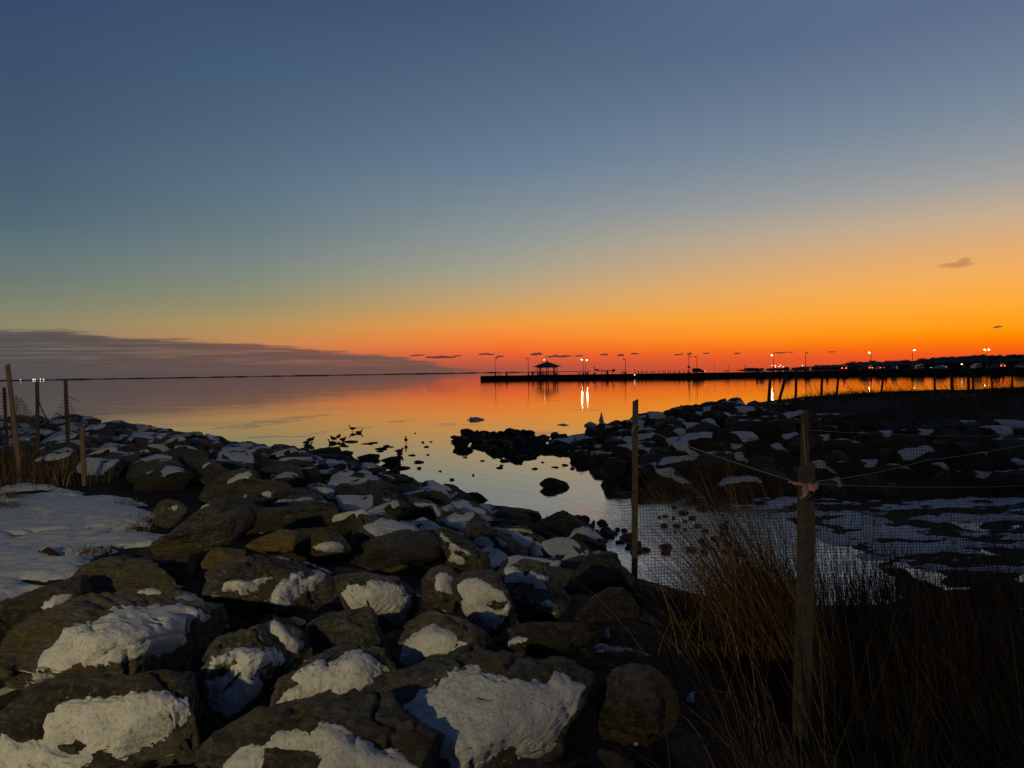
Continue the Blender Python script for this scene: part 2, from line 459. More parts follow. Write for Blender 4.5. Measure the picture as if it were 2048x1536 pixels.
def ground(x, y, detail=True):
    x = np.asarray(x, float).ravel(); y = np.asarray(y, float).ravel()
    p = np.stack([x, y], 1)
    da = poly_sd(p, TOE_A); db = poly_sd(p, TOE_B)
    wa = 7.5 + 1.5 * sstep(20, 30, y)
    ha = 1.72 - 0.5 * sstep(15, 26, y) + 0.55 * sstep(-9.5, -15, x) * sstep(17, 26, y)
    za = np.where(da > 0, ha * (1 - (1 - np.clip(da / wa, 0, 1)) ** 1.35), da * 0.22)
    za = za - 0.62 * sstep(0.9, 2.2, x) * sstep(0.3, 1.2, za) * (1 - sstep(8, 10, y))
    zb = np.where(db > 0, np.minimum(1.50 * np.clip(db / 5.0, 0, 1) ** 0.9 + 0.70 * sstep(4.5, 11, db), 2.5), db * 0.22)
    z = np.maximum(za, zb)
    # the narrow arm on the right silts up: mud and ice just about at water level
    arm = sstep(3.5, 6.5, x) * (1 - sstep(22, 26, y))
    z = np.where(z < 0, np.maximum(z, -0.9), z)
    z = np.where(z < 0, z * (1 - arm) + arm * (0.015), z)
    z = np.maximum(z, -0.9)
    if detail:
        q = np.stack([x * 0.8, y * 0.8, np.zeros_like(x)], 1)
        z = z + 0.07 * fbm(q, 3, 5) * sstep(-0.3, 0.4, z) + 0.05 * fbm(q * 3.1, 3, 9) * arm
    return z

def hit(px, py, lift=0.25):
    """where the line of sight through that spot meets the ground raised by lift"""
    r = ray(px, py)
    ds = np.concatenate([np.linspace(1.5, 12, 260), np.linspace(12.05, 60, 500)])
    P = CAM + ds[:, None] * r
    g = ground(P[:, 0], P[:, 1], False)
    g = np.maximum(g, 0) + lift
    k = np.nonzero(P[:, 2] < g)[0]
    i = k[0] if len(k) else len(ds) - 1
    return ds[i], P[i]

def grid_mesh(name, x0, x1, y0, y1, step, zf):
    xs = np.arange(x0, x1 + 1e-6, step); ys = np.arange(y0, y1 + 1e-6, step)
    X, Y = np.meshgrid(xs, ys); v = np.stack([X.ravel(), Y.ravel(), zf(X.ravel(), Y.ravel())], 1)
    nx = len(xs); a = (np.arange(len(ys) - 1)[:, None] * nx + np.arange(nx - 1)[None]).ravel()
    f = np.stack([a, a + 1, a + nx + 1, a + nx], 1)
    return smooth(mesh_np(name, v, f))

# soil and mud
m, nt, b = newmat('dark soil and mud'); N = nt.nodes; L = nt.links
t = N.new('ShaderNodeTexCoord')
n1 = N.new('ShaderNodeTexNoise'); n1.inputs['Scale'].default_value = 2.0; n1.inputs['Detail'].default_value = 9; n1.inputs['Roughness'].default_value = 0.7
L.new(t.outputs['Object'], n1.inputs['Vector'])
r = N.new('ShaderNodeValToRGB'); L.new(n1.outputs[0], r.inputs[0])
r.color_ramp.elements[0].position = 0.35; r.color_ramp.elements[0].color = (0.008, 0.0065, 0.005, 1)
r.color_ramp.elements[1].position = 0.72; r.color_ramp.elements[1].color = (0.036, 0.027, 0.017, 1)
L.new(r.outputs[0], b.inputs['Base Color']); b.inputs['Roughness'].default_value = 0.9; b.inputs['Specular IOR Level'].default_value = 0.15
n2 = N.new('ShaderNodeTexNoise'); n2.inputs['Scale'].default_value = 14.0; n2.inputs['Detail'].default_value = 8
L.new(t.outputs['Object'], n2.inputs['Vector'])
bp = N.new('ShaderNodeBump'); bp.inputs['Strength'].default_value = 1.0; bp.inputs['Distance'].default_value = 0.06
L.new(n2.outputs[0], bp.inputs['Height']); L.new(bp.outputs[0], b.inputs['Normal'])
M['soil'] = m
struct('ground', grid_mesh('ground', -66, 66, -40, 62, 0.34, lambda x, y: ground(x, y)), M['soil'], 'dark earth banks and muddy bed either side of the channel')

# the bay: one sheet to the horizon
m, nt, b = newmat('calm bay water'); N = nt.nodes; L = nt.links
b.inputs['Base Color'].default_value = (0.010, 0.013, 0.016, 1); b.inputs['Roughness'].default_value = 0.015
b.inputs['IOR'].default_value = 1.40; b.inputs['Specular IOR Level'].default_value = 0.5
t = N.new('ShaderNodeTexCoord')
mp = N.new('ShaderNodeMapping'); mp.inputs['Scale'].default_value = (0.16, 0.5, 1); L.new(t.outputs['Object'], mp.inputs[0])
ms = N.new('ShaderNodeTexNoise'); ms.inputs['Scale'].default_value = 0.35; ms.inputs['Detail'].default_value = 5; ms.inputs['Distortion'].default_value = 0.8
L.new(mp.outputs[0], ms.inputs['Vector'])
mk = N.new('ShaderNodeMapRange'); mk.interpolation_type = 'SMOOTHSTEP'; L.new(ms.outputs[0], mk.inputs[0])
for k, x in zip((1, 2, 3, 4), (0.46, 0.64, 0.35, 1.0)): mk.inputs[k].default_value = x
w1 = N.new('ShaderNodeTexNoise'); w1.inputs['Scale'].default_value = 1.1; w1.inputs['Detail'].default_value = 4; L.new(t.outputs['Object'], w1.inputs['Vector'])
w2 = N.new('ShaderNodeTexNoise'); w2.inputs['Scale'].default_value = 7.0; w2.inputs['Detail'].default_value = 4; L.new(t.outputs['Object'], w2.inputs['Vector'])
ad = N.new('ShaderNodeMath'); ad.operation = 'MULTIPLY_ADD'; L.new(w2.outputs[0], ad.inputs[0]); ad.inputs[1].default_value = 0.12; L.new(w1.outputs[0], ad.inputs[2])
# brisk ripples where the stream runs out over the stones
sp = N.new('ShaderNodeSeparateXYZ'); L.new(t.outputs['Object'], sp.inputs[0])
near = N.new('ShaderNodeMapRange'); near.interpolation_type = 'SMOOTHSTEP'; L.new(sp.outputs[1], near.inputs[0])
for k, x in zip((1, 2, 3, 4), (22.0, 15.5, 0.0, 1.0)): near.inputs[k].default_value = x
mp3 = N.new('ShaderNodeMapping'); mp3.inputs['Scale'].default_value = (1.0, 3.2, 1); L.new(t.outputs['Object'], mp3.inputs[0])
w3 = N.new('ShaderNodeTexNoise'); w3.inputs['Scale'].default_value = 2.6; w3.inputs['Detail'].default_value = 5; L.new(mp3.outputs[0], w3.inputs['Vector'])
a3 = N.new('ShaderNodeMath'); a3.operation = 'MULTIPLY'; L.new(w3.outputs[0], a3.inputs[0]); L.new(near.outputs[0], a3.inputs[1])
a4 = N.new('ShaderNodeMath'); a4.operation = 'MULTIPLY_ADD'; L.new(a3.outputs[0], a4.inputs[0]); a4.inputs[1].default_value = 3.4; L.new(ad.outputs[0], a4.inputs[2])
bp = N.new('ShaderNodeBump'); bp.inputs['Distance'].default_value = 0.013; L.new(mk.outputs[0], bp.inputs['Strength']); L.new(a4.outputs[0], bp.inputs['Height'])
L.new(bp.outputs[0], b.inputs['Normal'])
def sheen(nt, b, col, rough, fac, normal=None):
    g_ = nt.nodes.new('ShaderNodeBsdfGlossy'); g_.inputs['Color'].default_value = col + (1,); g_.inputs['Roughness'].default_value = rough
    x_ = nt.nodes.new('ShaderNodeMixShader'); x_.inputs[0].default_value = fac
    nt.links.new(b.outputs[0], x_.inputs[1]); nt.links.new(g_.outputs[0], x_.inputs[2]); nt.links.new(x_.outputs[0], nt.nodes['Material Output'].inputs[0])
    if normal is not None: nt.links.new(normal, g_.inputs['Normal'])
sheen(nt, b, (0.84, 0.85, 0.87), 0.012, 0.6, bp.outputs[0])
M['water'] = m
S_ = 30000.0
struct('water', mesh_np('water', np.array([(-S_, -200, 0), (S_, -200, 0), (S_, S_, 0), (-S_, S_, 0)], float), np.array([[0, 1, 2, 3]])), M['water'],
       'still bay water mirroring the sunset sky')

# thin skins of ice drifting on the bay: ragged sheets just above the water
def sheet(name, poly, z, th, mat, seed, ragged=0.5, step=0.16, label=None, holes=0.0, onground=False, aniso=(1.0, 1.0), edge=0.0):
    poly = np.array(poly, float)
    x0, y0 = poly.min(0) - ragged; x1, y1 = poly.max(0) + ragged
    xs = np.arange(x0, x1, step); ys = np.arange(y0, y1, step * 1.0)
    X, Y = np.meshgrid(xs, ys); p = np.stack([X.ravel(), Y.ravel()], 1)
    s = poly_sd(p, poly); s_in = s
    q = np.stack([p[:, 0] * aniso[0], p[:, 1] * aniso[1], np.zeros(len(p))], 1)
    s = s + ragged * 0.9 * fbm(q / max(ragged, 0.2) * 0.6, 4, seed) + 0.25 * ragged * fbm(q * 4.0, 3, seed + 3)
    if holes: s = np.minimum(s, (fbm(q * 1.6, 5, seed + 7, 0.62) + holes + edge * np.clip(s_in, 0, 2)) * 0.4)
    h = -0.02 + (th + 0.02) * sstep(-0.04, 0.14, s)
    zz = (ground(p[:, 0], p[:, 1]) if onground else 0) + z + h + (th * (0.45 * fbm(q * 2, 4, seed + 5, 0.6) + 0.35 * fbm(q * 7, 3, seed + 6)) if th > 0.01 else 0)
    v = np.stack([p[:, 0], p[:, 1], zz], 1)
    nx = len(xs); a = (np.arange(len(ys) - 1)[:, None] * nx + np.arange(nx - 1)[None]).ravel()
    f = np.stack([a, a + 1, a + nx + 1, a + nx], 1)
    keep = s[f].max(1) > -0.06
    f = f[keep]; used = np.unique(f); re = np.full(len(v), -1); re[used] = np.arange(len(used))
    return smooth(mesh_np(name, v[used], re[f]))

def gpoly(pts, z=0.0):
    a = np.array(pts, float); return on_z(a[:, 0], a[:, 1], z)[:, :2]

# snow on the flat ground at the left
SNOWFLAT = [(-500, 985), (0, 972), (60, 967), (130, 972), (170, 988), (250, 996), (290, 1012), (322, 1040), (346, 1060), (335, 1085), (300, 1094), (240, 1098), (190, 1118),
            (192, 1142), (120, 1172), (60, 1192), (0, 1207), (-500, 1330)]
so = struct('snow_cover', sheet('snow_cover', gpoly(SNOWFLAT, 1.74), 0.0, 0.05, M['snow'], 21, 0.25, 0.035, holes=0.10, onground=True, aniso=(0.9, 2.2), edge=0.30), M['snow'],
            'flat sheet of bluish snow on the left bank with bare earth showing', kind='stuff')

# ------------------------------------------------------------------ boulders
_ico = {}
def ico(level):
    if level not in _ico:
        bm = bmesh.new(); bmesh.ops.create_icosphere(bm, subdivisions=level, radius=1.0)
        v = np.array([x.co[:] for x in bm.verts]); f = np.array([[x.index for x in q.verts] for q in bm.faces]); bm.free()
        _ico[level] = (v, f)
    return _ico[level]

def facet(v, c, rg, k, lo, hi, bias=None):
    for i in range(k):
        n = rg.normal(size=3)
        if bias is not None: n = n + bias
        n /= np.linalg.norm(n)
        d = (v - c) @ n
        h = d.max() * rg.uniform(lo, hi)
        v = v - np.maximum(d - h, 0)[:, None] * n * 0.97
    return v

def relax(v, f, it):
    n = len(v); e = np.concatenate([f[:, [0, 1]], f[:, [1, 2]], f[:, [2, 0]]]); cnt_ = np.bincount(e[:, 0], minlength=n).astype(float)[:, None]
    w = v.copy()
    for _ in range(it):
        a = np.stack([np.bincount(e[:, 0], weights=w[e[:, 1], k], minlength=n) for k in range(3)], 1) / cnt_
        w = w * 0.3 + a * 0.7
    return w

def islands(v, f, least=14):
    lab = np.arange(len(v))
    while True:
        mn = lab[f].min(1); new = lab.copy()
        for k in range(3): np.minimum.at(new, f[:, k], mn)
        new = new[new]
        if (new == lab).all(): break
        lab = new
    fl = lab[f[:, 0]]; out = []
    for l_ in np.unique(fl):
        g = f[fl == l_]
        if len(g) < least: continue
        used = np.unique(g); re_ = np.full(len(v), -1); re_[used] = np.arange(len(used))
        out.append((v[used], re_[g]))
    return out

def split_snow(v, f, nrm, s, th, seed, scale, vsm=None):
    """snow surface above the rock where s > 0 (metres inside the patch)"""
    edge = sstep(-0.012, 0.07 + th, s)
    lump = 0.55 * fbm(v * 4.0 / scale, 3, seed) + 0.42 * fbm(v * 16.0 / scale, 5, seed + 2, 0.68)
    nn = nrm * 0.6 + np.array([0, 0, 0.5])
    nn = nn / np.linalg.norm(nn, axis=1, keepdims=True)
    off = -0.018 + (th * (1.0 + 0.35 * lump) + 0.018) * edge
    if vsm is not None:
        bl = sstep(0.0, 0.10, s)[:, None]; rise = np.maximum(((v - vsm) * nrm).sum(1), 0)[:, None] * nrm * 0.5
        w = v * (1 - bl) + (vsm + rise) * bl + nn * off[:, None]
    else: w = v + nn * off[:, None]
    ff = f[(s[f].max(1) > -0.03)]
    if len(ff) == 0: return None
    used = np.unique(ff); re = np.full(len(v), -1); re[used] = np.arange(len(used))
    return w[used], re[ff]

def star_radius(poly, c, n=240):
    th = np.linspace(-math.pi, math.pi, n, endpoint=False); R = np.zeros(n)
    dx, dy = np.cos(th), np.sin(th)
    for i in range(len(poly)):
        a = poly[i] - c; e = poly[(i + 1) % len(poly)] - poly[i]
        den = dx * e[1] - dy * e[0]
        with np.errstate(divide='ignore', invalid='ignore'):
            t = (a[0] * e[1] - a[1] * e[0]) / den
            u = (a[0] * dy - a[1] * dx) / den
        ok = (u >= -1e-6) & (u <= 1 + 1e-6) & (t > 0) & np.isfinite(t)
        R = np.where(ok & (t > R), t, R)
    k = np.array([1, 2, 3, 2, 1.0]); k /= k.sum()
    R = np.convolve(np.concatenate([R[-2:], R, R[:2]]), k, 'valid')
    return th, R

def centroid(poly):
    x, y = poly[:, 0], poly[:, 1]; x2, y2 = np.roll(x, -1), np.roll(y, -1)
    a = (x * y2 - x2 * y); A = a.sum() / 2
    return np.array([((x + x2) * a).sum() / (6 * A), ((y + y2) * a).sum() / (6 * A)])

def strata(p, seed):
    ax = np.random.default_rng(seed + 5).normal(size=3) * 0.5 + np.array([0.2, 0.3, 1.0]); ax /= np.linalg.norm(ax)
    t_ = (p @ ax) * 11 + 1.6 * fbm(p * 2.5, 3, seed + 70)
    return np.abs((t_ % 1.0) - 0.5) * 2 - 0.5

def traced_boulder(idx, outline, snow=(), mat='rock', k=0.95, level=5, thick=0.55, lift=0.28, th=0.034, holes=(), name='boulder', parent=None, label=None, nf=17, smoothness=0.0):
    rg = np.random.default_rng(1000 + idx)
    poly = np.array(outline, float); c = centroid(poly); poly = c + (poly - c) * 1.03
    dc, pc = hit(c[0], c[1], lift)
    tht, R = star_radius(poly, c)
    sv, f = ico(level)
    q = rg.normal(size=4); q /= np.linalg.norm(q)     # turn the sphere so no pole shows
    ang = np.arctan2(-sv[:, 2], sv[:, 0]); rho = np.clip(np.hypot(sv[:, 0], sv[:, 2]), 0, 1)
    rr = np.interp(ang, np.concatenate([tht, [math.pi]]), np.concatenate([R, [R[0]]]))
    rho2 = rho ** 0.74
    px = c[0] + rr * rho2 * np.cos(ang); py = c[1] + rr * rho2 * np.sin(ang)
    size = math.sqrt(abs(np.ptp(poly[:, 0]) * np.ptp(poly[:, 1]))) / F * dc
    dep = np.sign(sv[:, 1]) * np.abs(sv[:, 1]) ** 0.66 * size * thick
    # depth grows up the picture (the top lies back) and a little sideways
    d = dc + k * (c[1] - py) / F * dc + rg.uniform(-0.18, 0.18) * (px - c[0]) / F * dc + dep
    v = at(px, py, d)
    vc = v.mean(0)
    v = facet(v, vc, rg, nf, 0.52, 0.93, np.array([0.0, -0.35, 0.45]))
    qx, qy, qd = project(v)                    # the cuts shrink it: bring it back to its size
    for _ in range(2):
        fx = np.ptp(poly[:, 0]) / np.ptp(qx); fy = np.ptp(poly[:, 1]) / np.ptp(qy)
        cx = (qx.max() + qx.min()) / 2; cy = (qy.max() + qy.min()) / 2
        px2 = (poly[:, 0].max() + poly[:, 0].min()) / 2 + (qx - cx) * fx; py2 = (poly[:, 1].max() + poly[:, 1].min()) / 2 + (qy - cy) * fy
        v = at(px2, py2, qd); qx, qy, qd = project(v)
    nrm = normals(v, f)
    base = v / size
    v = v + nrm * (size * 0.022 * fbm(base * 2.3, 3, idx))[:, None]
    vsm = relax(v, f, 8)
    v = v + nrm * (size * (0.034 * (0.5 - np.abs(fbm(base * 4.5, 4, idx + 50))) - 0.045 * np.exp(-(fbm(base * 1.6, 3, idx + 33) / 0.035) ** 2) + 0.024 * fbm(base * 9, 5, idx + 90, 0.68) + 0.014 * strata(base, idx)))[:, None]
    nrm = normals(v, f)
    pxx, pyy, dd = project(v)
    org = np.array([vc[0], vc[1], v[:, 2].min()])
    me = smooth(mesh_np(name, v - org, f))
    if parent is None: o = thing(name, label, 'boulder', org, me=me, mat=M[mat])
    else:
        o = obj(name, me, M[mat], parent, org)
        if label: o['label'] = label
    if snow:
        s = np.full(len(v), -1.0)
        for sp_ in snow:
            s = np.maximum(s, poly_sd(np.stack([pxx, pyy], 1), np.array(sp_, float)) * dd / F)
        for hp in holes:
            s = np.minimum(s, -poly_sd(np.stack([pxx, pyy], 1), np.array(hp, float)) * dd / F)
        view = (v - CAM); view /= np.linalg.norm(view, axis=1, keepdims=True)
        facing = -(nrm * view).sum(1)
        s = s + size * (0.040 * fbm(base * 6, 4, idx + 7, 0.6) + 0.034 * fbm(base * 22, 4, idx + 11, 0.72) + 0.018 * fbm(base * 60, 2, idx + 13))
        s = np.where(facing < 0.03, -1.0, s + 0.030 * size + 0.010)
        r_ = split_snow(v, f, normals(vsm, f), s, th, idx + 21, size, vsm)
        if r_ is not None:
            for sv_, sf_ in islands(*r_): obj('snow_patch', smooth(mesh_np('snow_patch', sv_ - org, sf_)), M['snow'], o)
    return o

def Z(pts, ox, oy, s=4.0): return [(ox + x / s, oy + y / s) for x, y in pts]
z1 = lambda *p: Z(p, 0, 900)
z2 = lambda *p: Z(p, 400, 880)
z3 = lambda *p: Z(p, 800, 960)
z4 = lambda *p: Z(p, 0, 1152)
z5 = lambda *p: Z(p, 400, 1152)
z6 = lambda *p: Z(p, 750, 1152)
z7 = lambda *p: Z(p, 1150, 1100, 3.523)

bank = thing('rock_bank', 'left bank of piled grey boulders patched with snow beside the channel', 'rock bank', (-2, 12, 0))
def B(i, outline, snow=(), mat='rock', label=None, **kw):
    return traced_boulder(i, outline, snow, mat, parent=None if label else bank_at, label=label, **kw)
bank_at = bank
bank.location = (0, 0, 0)

B(1, z4((0, 740), (170, 510), (400, 350), (560, 290), (850, 190), (1100, 165), (1400, 165), (1620, 175), (1720, 250), (1785, 410), (1600, 540), (1300, 710), (1000, 770), (700, 850), (450, 930), (200, 1000), (30, 960), (-30, 850)),
  [z4((540, 420), (640, 400), (760, 440), (690, 380), (790, 350), (870, 290), (1090, 250), (1290, 240), (1430, 215), (1500, 240), (1640, 310), (1520, 360), (1480, 520), (1360, 610), (1180, 650), (900, 690), (650, 700), (500, 770), (330, 880), (190, 950), (230, 850), (270, 760), (300, 650), (420, 540))],
  'rock_grey', 'long grey boulder at lower left with a wide yellowish snow slab across its front', th=0.04, level=6)
B(2, z4((-150, 1250), (0, 1090), (100, 1010), (400, 890), (700, 815), (1100, 800), (1400, 800), (1490, 860), (1570, 1000), (1600, 1200), (1540, 1420), (1200, 1470), (950, 1500), (700, 1600), (200, 1680), (-150, 1650)),
  [z4((330, 1170), (430, 1070), (520, 970), (720, 960), (1000, 940), (1350, 890), (1420, 950), (1540, 1000), (1500, 1100), (1400, 1250), (1150, 1350), (1000, 1460), (920, 1470), (900, 1400), (750, 1400), (720, 1500), (600, 1600), (0, 1650), (-100, 1500), (0, 1280), (80, 1260), (120, 1310), (200, 1330), (330, 1280))],
  'rock', 'snow-plastered boulder in the bottom left corner of the picture', th=0.04, holes=[z4((860, 1215), (930, 1170), (940, 1200), (890, 1230)), z4((480, 1390), (560, 1340), (680, 1350), (680, 1400), (580, 1430), (500, 1410))], level=6)
B(3, z5((0, 640), (60, 570), (200, 490), (400, 430), (480, 410), (620, 540), (735, 640), (700, 720), (570, 830), (555, 950), (420, 1080), (300, 1200), (150, 1330), (60, 1330), (35, 1200), (50, 1050), (0, 880)),
  [z5((40, 760), (90, 640), (200, 590), (280, 555), (450, 570), (610, 550), (680, 640), (700, 690), (570, 740), (480, 800), (545, 870), (470, 960), (390, 1040), (310, 1100), (200, 1140), (130, 1080), (60, 1000), (40, 860))],
  'rock_moss', 'upright mossy boulder with tongue of snow down its face, right of the long grey one', holes=[z5((80, 800), (150, 740), (240, 690), (270, 695), (200, 760), (110, 815))], level=6)
B(4, z5((460, 410), (570, 310), (650, 330), (710, 390), (770, 450), (860, 500), (870, 590), (790, 650), (690, 620), (580, 520)),
  [z5((465, 410), (570, 315), (640, 338), (705, 400), (765, 460), (852, 505), (860, 580), (785, 645), (690, 615), (580, 515))], 'rock', None, level=4, th=0.05, lift=0.1)
B(5, z5((540, 1080), (620, 930), (700, 780), (830, 670), (960, 600), (1250, 560), (1450, 560), (1560, 680), (1615, 800), (1590, 950), (1400, 1030), (1230, 1090), (1000, 1110), (700, 1130)),
  [z5((580, 1050), (640, 970), (760, 860), (680, 840), (800, 740), (920, 670), (990, 650), (1030, 690), (1130, 620), (1230, 580), (1300, 580), (1380, 640), (1500, 690), (1550, 760), (1540, 820), (1470, 790), (1360, 890), (1300, 940), (1240, 1010), (1170, 1000), (1060, 940), (900, 970), (800, 980), (680, 1020))],
  'rock', 'boulder with arched band of snow just left of the broad snow slab', th=0.04, level=6)
B(6, z5((870, 430), (960, 370), (1040, 310), (1250, 265), (1350, 275), (1445, 360), (1460, 480), (1510, 640), (1400, 690), (1000, 690), (930, 620), (890, 520)),
  [z5((930, 380), (1020, 345), (1050, 355), (990, 400), (940, 400)), z5((1060, 430), (1105, 388), (1112, 420), (1080, 440))], 'rock', 'dark boulder with two tiny flecks of snow, above the arched snow band', th=0.02)
B(7, z5((30, 1560), (100, 1350), (230, 1230), (400, 1110), (640, 1020), (860, 970), (1050, 925), (1130, 965), (1180, 1060), (1280, 1160), (1340, 1250), (1420, 1280), (1600, 1300), (1800, 1400), (1910, 1490), (1900, 1650), (1000, 1750), (0, 1700)),
  [z5((150, 1536), (220, 1450), (380, 1360), (550, 1320), (570, 1260), (620, 1215), (740, 1230), (870, 1250), (920, 1190), (1000, 1150), (1100, 1170), (1230, 1240), (1330, 1330), (1420, 1400), (1560, 1420), (1700, 1480), (1800, 1536), (1820, 1640), (800, 1640), (930, 1500), (940, 1440), (880, 1390), (700, 1400), (560, 1380), (520, 1450), (480, 1640), (150, 1640))],
  'rock', 'dark humped boulder with white snow lobes at the bottom edge, left of centre', th=0.04, lift=0.3, level=6)
B(8, z2((1080, 1260), (1110, 1170), (1250, 1085), (1400, 1075), (1600, 1095), (1700, 1190), (1735, 1350), (1690, 1480), (1655, 1550), (1550, 1510), (1450, 1420), (1300, 1400), (1180, 1400), (1090, 1360)),
  [z2((1110, 1220), (1180, 1150), (1260, 1140), (1330, 1170), (1310, 1125), (1430, 1120), (1560, 1125), (1650, 1170), (1700, 1290), (1690, 1350), (1660, 1400), (1670, 1480), (1640, 1530), (1580, 1500), (1480, 1430), (1400, 1390), (1250, 1380), (1180, 1350), (1150, 1270))],
  'rock', 'boulder wholly sheeted in smooth snow running down to a point on its right', th=0.05, level=6)
B(9, z2((35, 1130), (100, 1050), (300, 955), (600, 940), (900, 950), (1060, 985), (1125, 1080), (1095, 1200), (1010, 1300), (950, 1410), (850, 1430), (700, 1390), (500, 1390), (380, 1370), (200, 1280), (55, 1230)),
  [z2((165, 1210), (170, 1150), (240, 1125), (420, 1105), (540, 1085), (600, 1090), (540, 1130), (480, 1170), (460, 1230), (380, 1220), (320, 1250), (310, 1210), (200, 1220)),
   z2((550, 1260), (600, 1170), (660, 1110), (760, 1070), (850, 1040), (830, 1090), (790, 1150), (860, 1110), (900, 1050), (960, 1030), (1000, 1080), (1000, 1130), (900, 1200), (830, 1220), (760, 1270), (690, 1350), (600, 1370), (550, 1300))],
  'rock', 'big layered dark boulder with two broken bands of crusty snow', th=0.05, level=6)
B(10, z2((815, 830), (870, 735), (960, 715), (1060, 735), (1160, 775), (1205, 850), (1195, 905), (1120, 930), (1000, 925), (880, 890)),
  [z2((860, 860), (930, 830), (1010, 800), (1120, 810), (1160, 850), (1180, 880), (1120, 915), (1000, 910), (920, 890))], 'rock_moss', 'small olive boulder with a white snow bib, in front of the big layered one', level=4)
B(11, z2((1175, 700), (1260, 650), (1400, 605), (1560, 605), (1700, 645), (1815, 740), (1835, 850), (1790, 970), (1745, 1090), (1700, 1070), (1640, 950), (1540, 900), (1400, 880), (1320, 850), (1260, 860), (1200, 790)),
  [z2((1290, 690), (1380, 660), (1440, 625), (1560, 640), (1680, 670), (1760, 720), (1800, 800), (1790, 860), (1740, 930), (1760, 1000), (1730, 1080), (1700, 1050), (1680, 950), (1600, 890), (1560, 830), (1430, 820), (1380, 750))],
  'rock_moss', 'boulder with wide furrowed snow field in the middle of the bank', th=0.05, level=6)
B(12, z2((1310, 940), (1450, 900), (1580, 895), (1655, 970), (1710, 1060), (1650, 1120), (1500, 1100), (1400, 1070)), (), 'rock_gold', None, level=4, lift=0.1)
B(13, z3((225, 440), (260, 375), (330, 375), (420, 435), (560, 535), (650, 595), (715, 670), (695, 730), (560, 720), (450, 710), (360, 690), (285, 590), (250, 510)),
  [z3((290, 420), (340, 415), (400, 470), (450, 510), (550, 570), (600, 610), (520, 590), (470, 580), (440, 580), (520, 620), (520, 690), (400, 660), (380, 640), (400, 590), (370, 520))], 'rock_moss', 'slanting wedge boulder with a thin diagonal tongue of snow', level=5)
B(14, z3((340, 220), (380, 178), (480, 147), (560, 157), (640, 215), (720, 265), (772, 360), (750, 415), (640, 350), (500, 330), (380, 300)),
  [z3((355, 220), (400, 180), (500, 155), (540, 170), (580, 220), (650, 225), (700, 260), (740, 310), (690, 322), (620, 316), (550, 305), (450, 295), (370, 275))], 'rock', 'smooth snow-capped boulder near the water edge above the wedge', level=4, th=0.036)
B(15, z3((45, 180), (180, 148), (300, 188), (358, 260), (338, 325), (200, 310), (75, 270)),
  [z3((80, 180), (180, 172), (260, 185), (320, 215), (350, 260), (330, 310), (290, 290), (260, 240), (210, 220), (150, 230), (100, 230))], 'rock', None, level=4)
B(16, z3((325, 350), (380, 308), (500, 312), (605, 328), (570, 400), (530, 480), (420, 460), (350, 410)),
  [z3((340, 350), (390, 330), (480, 320), (590, 325), (550, 390), (520, 460), (430, 420))], 'rock', None, level=4, lift=0.2)
B(17, z3((515, 480), (560, 380), (600, 330), (660, 337), (740, 405), (800, 447), (900, 527), (1015, 600), (1015, 660), (850, 665), (730, 640), (600, 560)),
  [z3((560, 490), (640, 450), (700, 440), (760, 510), (740, 570), (720, 620), (660, 570), (600, 530)), z3((760, 440), (820, 480), (900, 540), (860, 550), (790, 520)), z3((810, 640), (815, 600), (850, 625), (930, 640), (880, 655))], 'rock', None, level=5)
B(18, z3((795, 400), (860, 366), (980, 370), (1060, 396), (1105, 450), (1105, 490), (950, 485), (850, 455)),
  [z3((810, 412), (870, 380), (980, 382), (1050, 400), (1098, 447), (1040, 432), (960, 420), (870, 418))], 'rock', None, level=4)
B(19, z3((855, 480), (900, 446), (1040, 450), (1140, 485), (1225, 570), (1205, 620), (1080, 650), (980, 610)),
  [z3((880, 480), (930, 455), (1060, 465), (1130, 500), (1150, 540), (1130, 550), (1150, 590), (1190, 540), (1215, 580), (1160, 605), (1080, 635), (1030, 620), (1010, 570), (930, 520))], 'rock', None, level=4)
B(20, z3((1120, 300), (1190, 248), (1300, 268), (1400, 335), (1520, 365), (1600, 405), (1645, 480), (1560, 545), (1400, 600), (1250, 590), (1150, 470), (1100, 370)),
  [z3((1310, 520), (1360, 450), (1410, 390), (1460, 370), (1530, 385), (1540, 430), (1560, 400), (1620, 440), (1630, 480), (1580, 510), (1490, 520), (1430, 555), (1360, 545))], 'rock_jetty', 'dark boulder with triangular snow sheet beside the wooden stake and stream', level=5)
B(21, z3((690, 670), (800, 642), (950, 646), (1100, 686), (1230, 756), (1315, 860), (1355, 960), (1310, 1060), (1190, 1160), (1050, 1180), (970, 1130), (920, 1000), (870, 870), (790, 800)),
  [z3((770, 690), (880, 670), (960, 700), (1000, 760), (1050, 720), (1130, 750), (1200, 780), (1160, 830), (1190, 885), (1120, 870), (1020, 830), (930, 810), (860, 840), (800, 800), (840, 750)), z3((950, 940), (1000, 940), (1050, 960), (1150, 970), (1210, 950), (1250, 995), (1180, 1030), (1080, 1000), (1000, 990)), z3((1010, 1080), (1080, 1060), (1140, 1070), (1110, 1110), (1060, 1100))],
  'rock', 'brown boulder with three separate snow strips one below the other', level=5)
B(22, z3((165, 800), (230, 695), (330, 675), (420, 715), (475, 790), (495, 900), (485, 1010), (440, 1060), (340, 1060), (255, 1010), (220, 900)),
  [z3((260, 760), (300, 710), (370, 720), (430, 760), (460, 800), (430, 830), (440, 860), (480, 940), (420, 940), (330, 910), (240, 910), (240, 860), (280, 840), (260, 800)), z3((290, 990), (340, 1000), (430, 990), (400, 1030), (330, 1040))], 'rock_moss', 'narrow mossy boulder jammed against the left of the snow dome', level=4, lift=0.34)
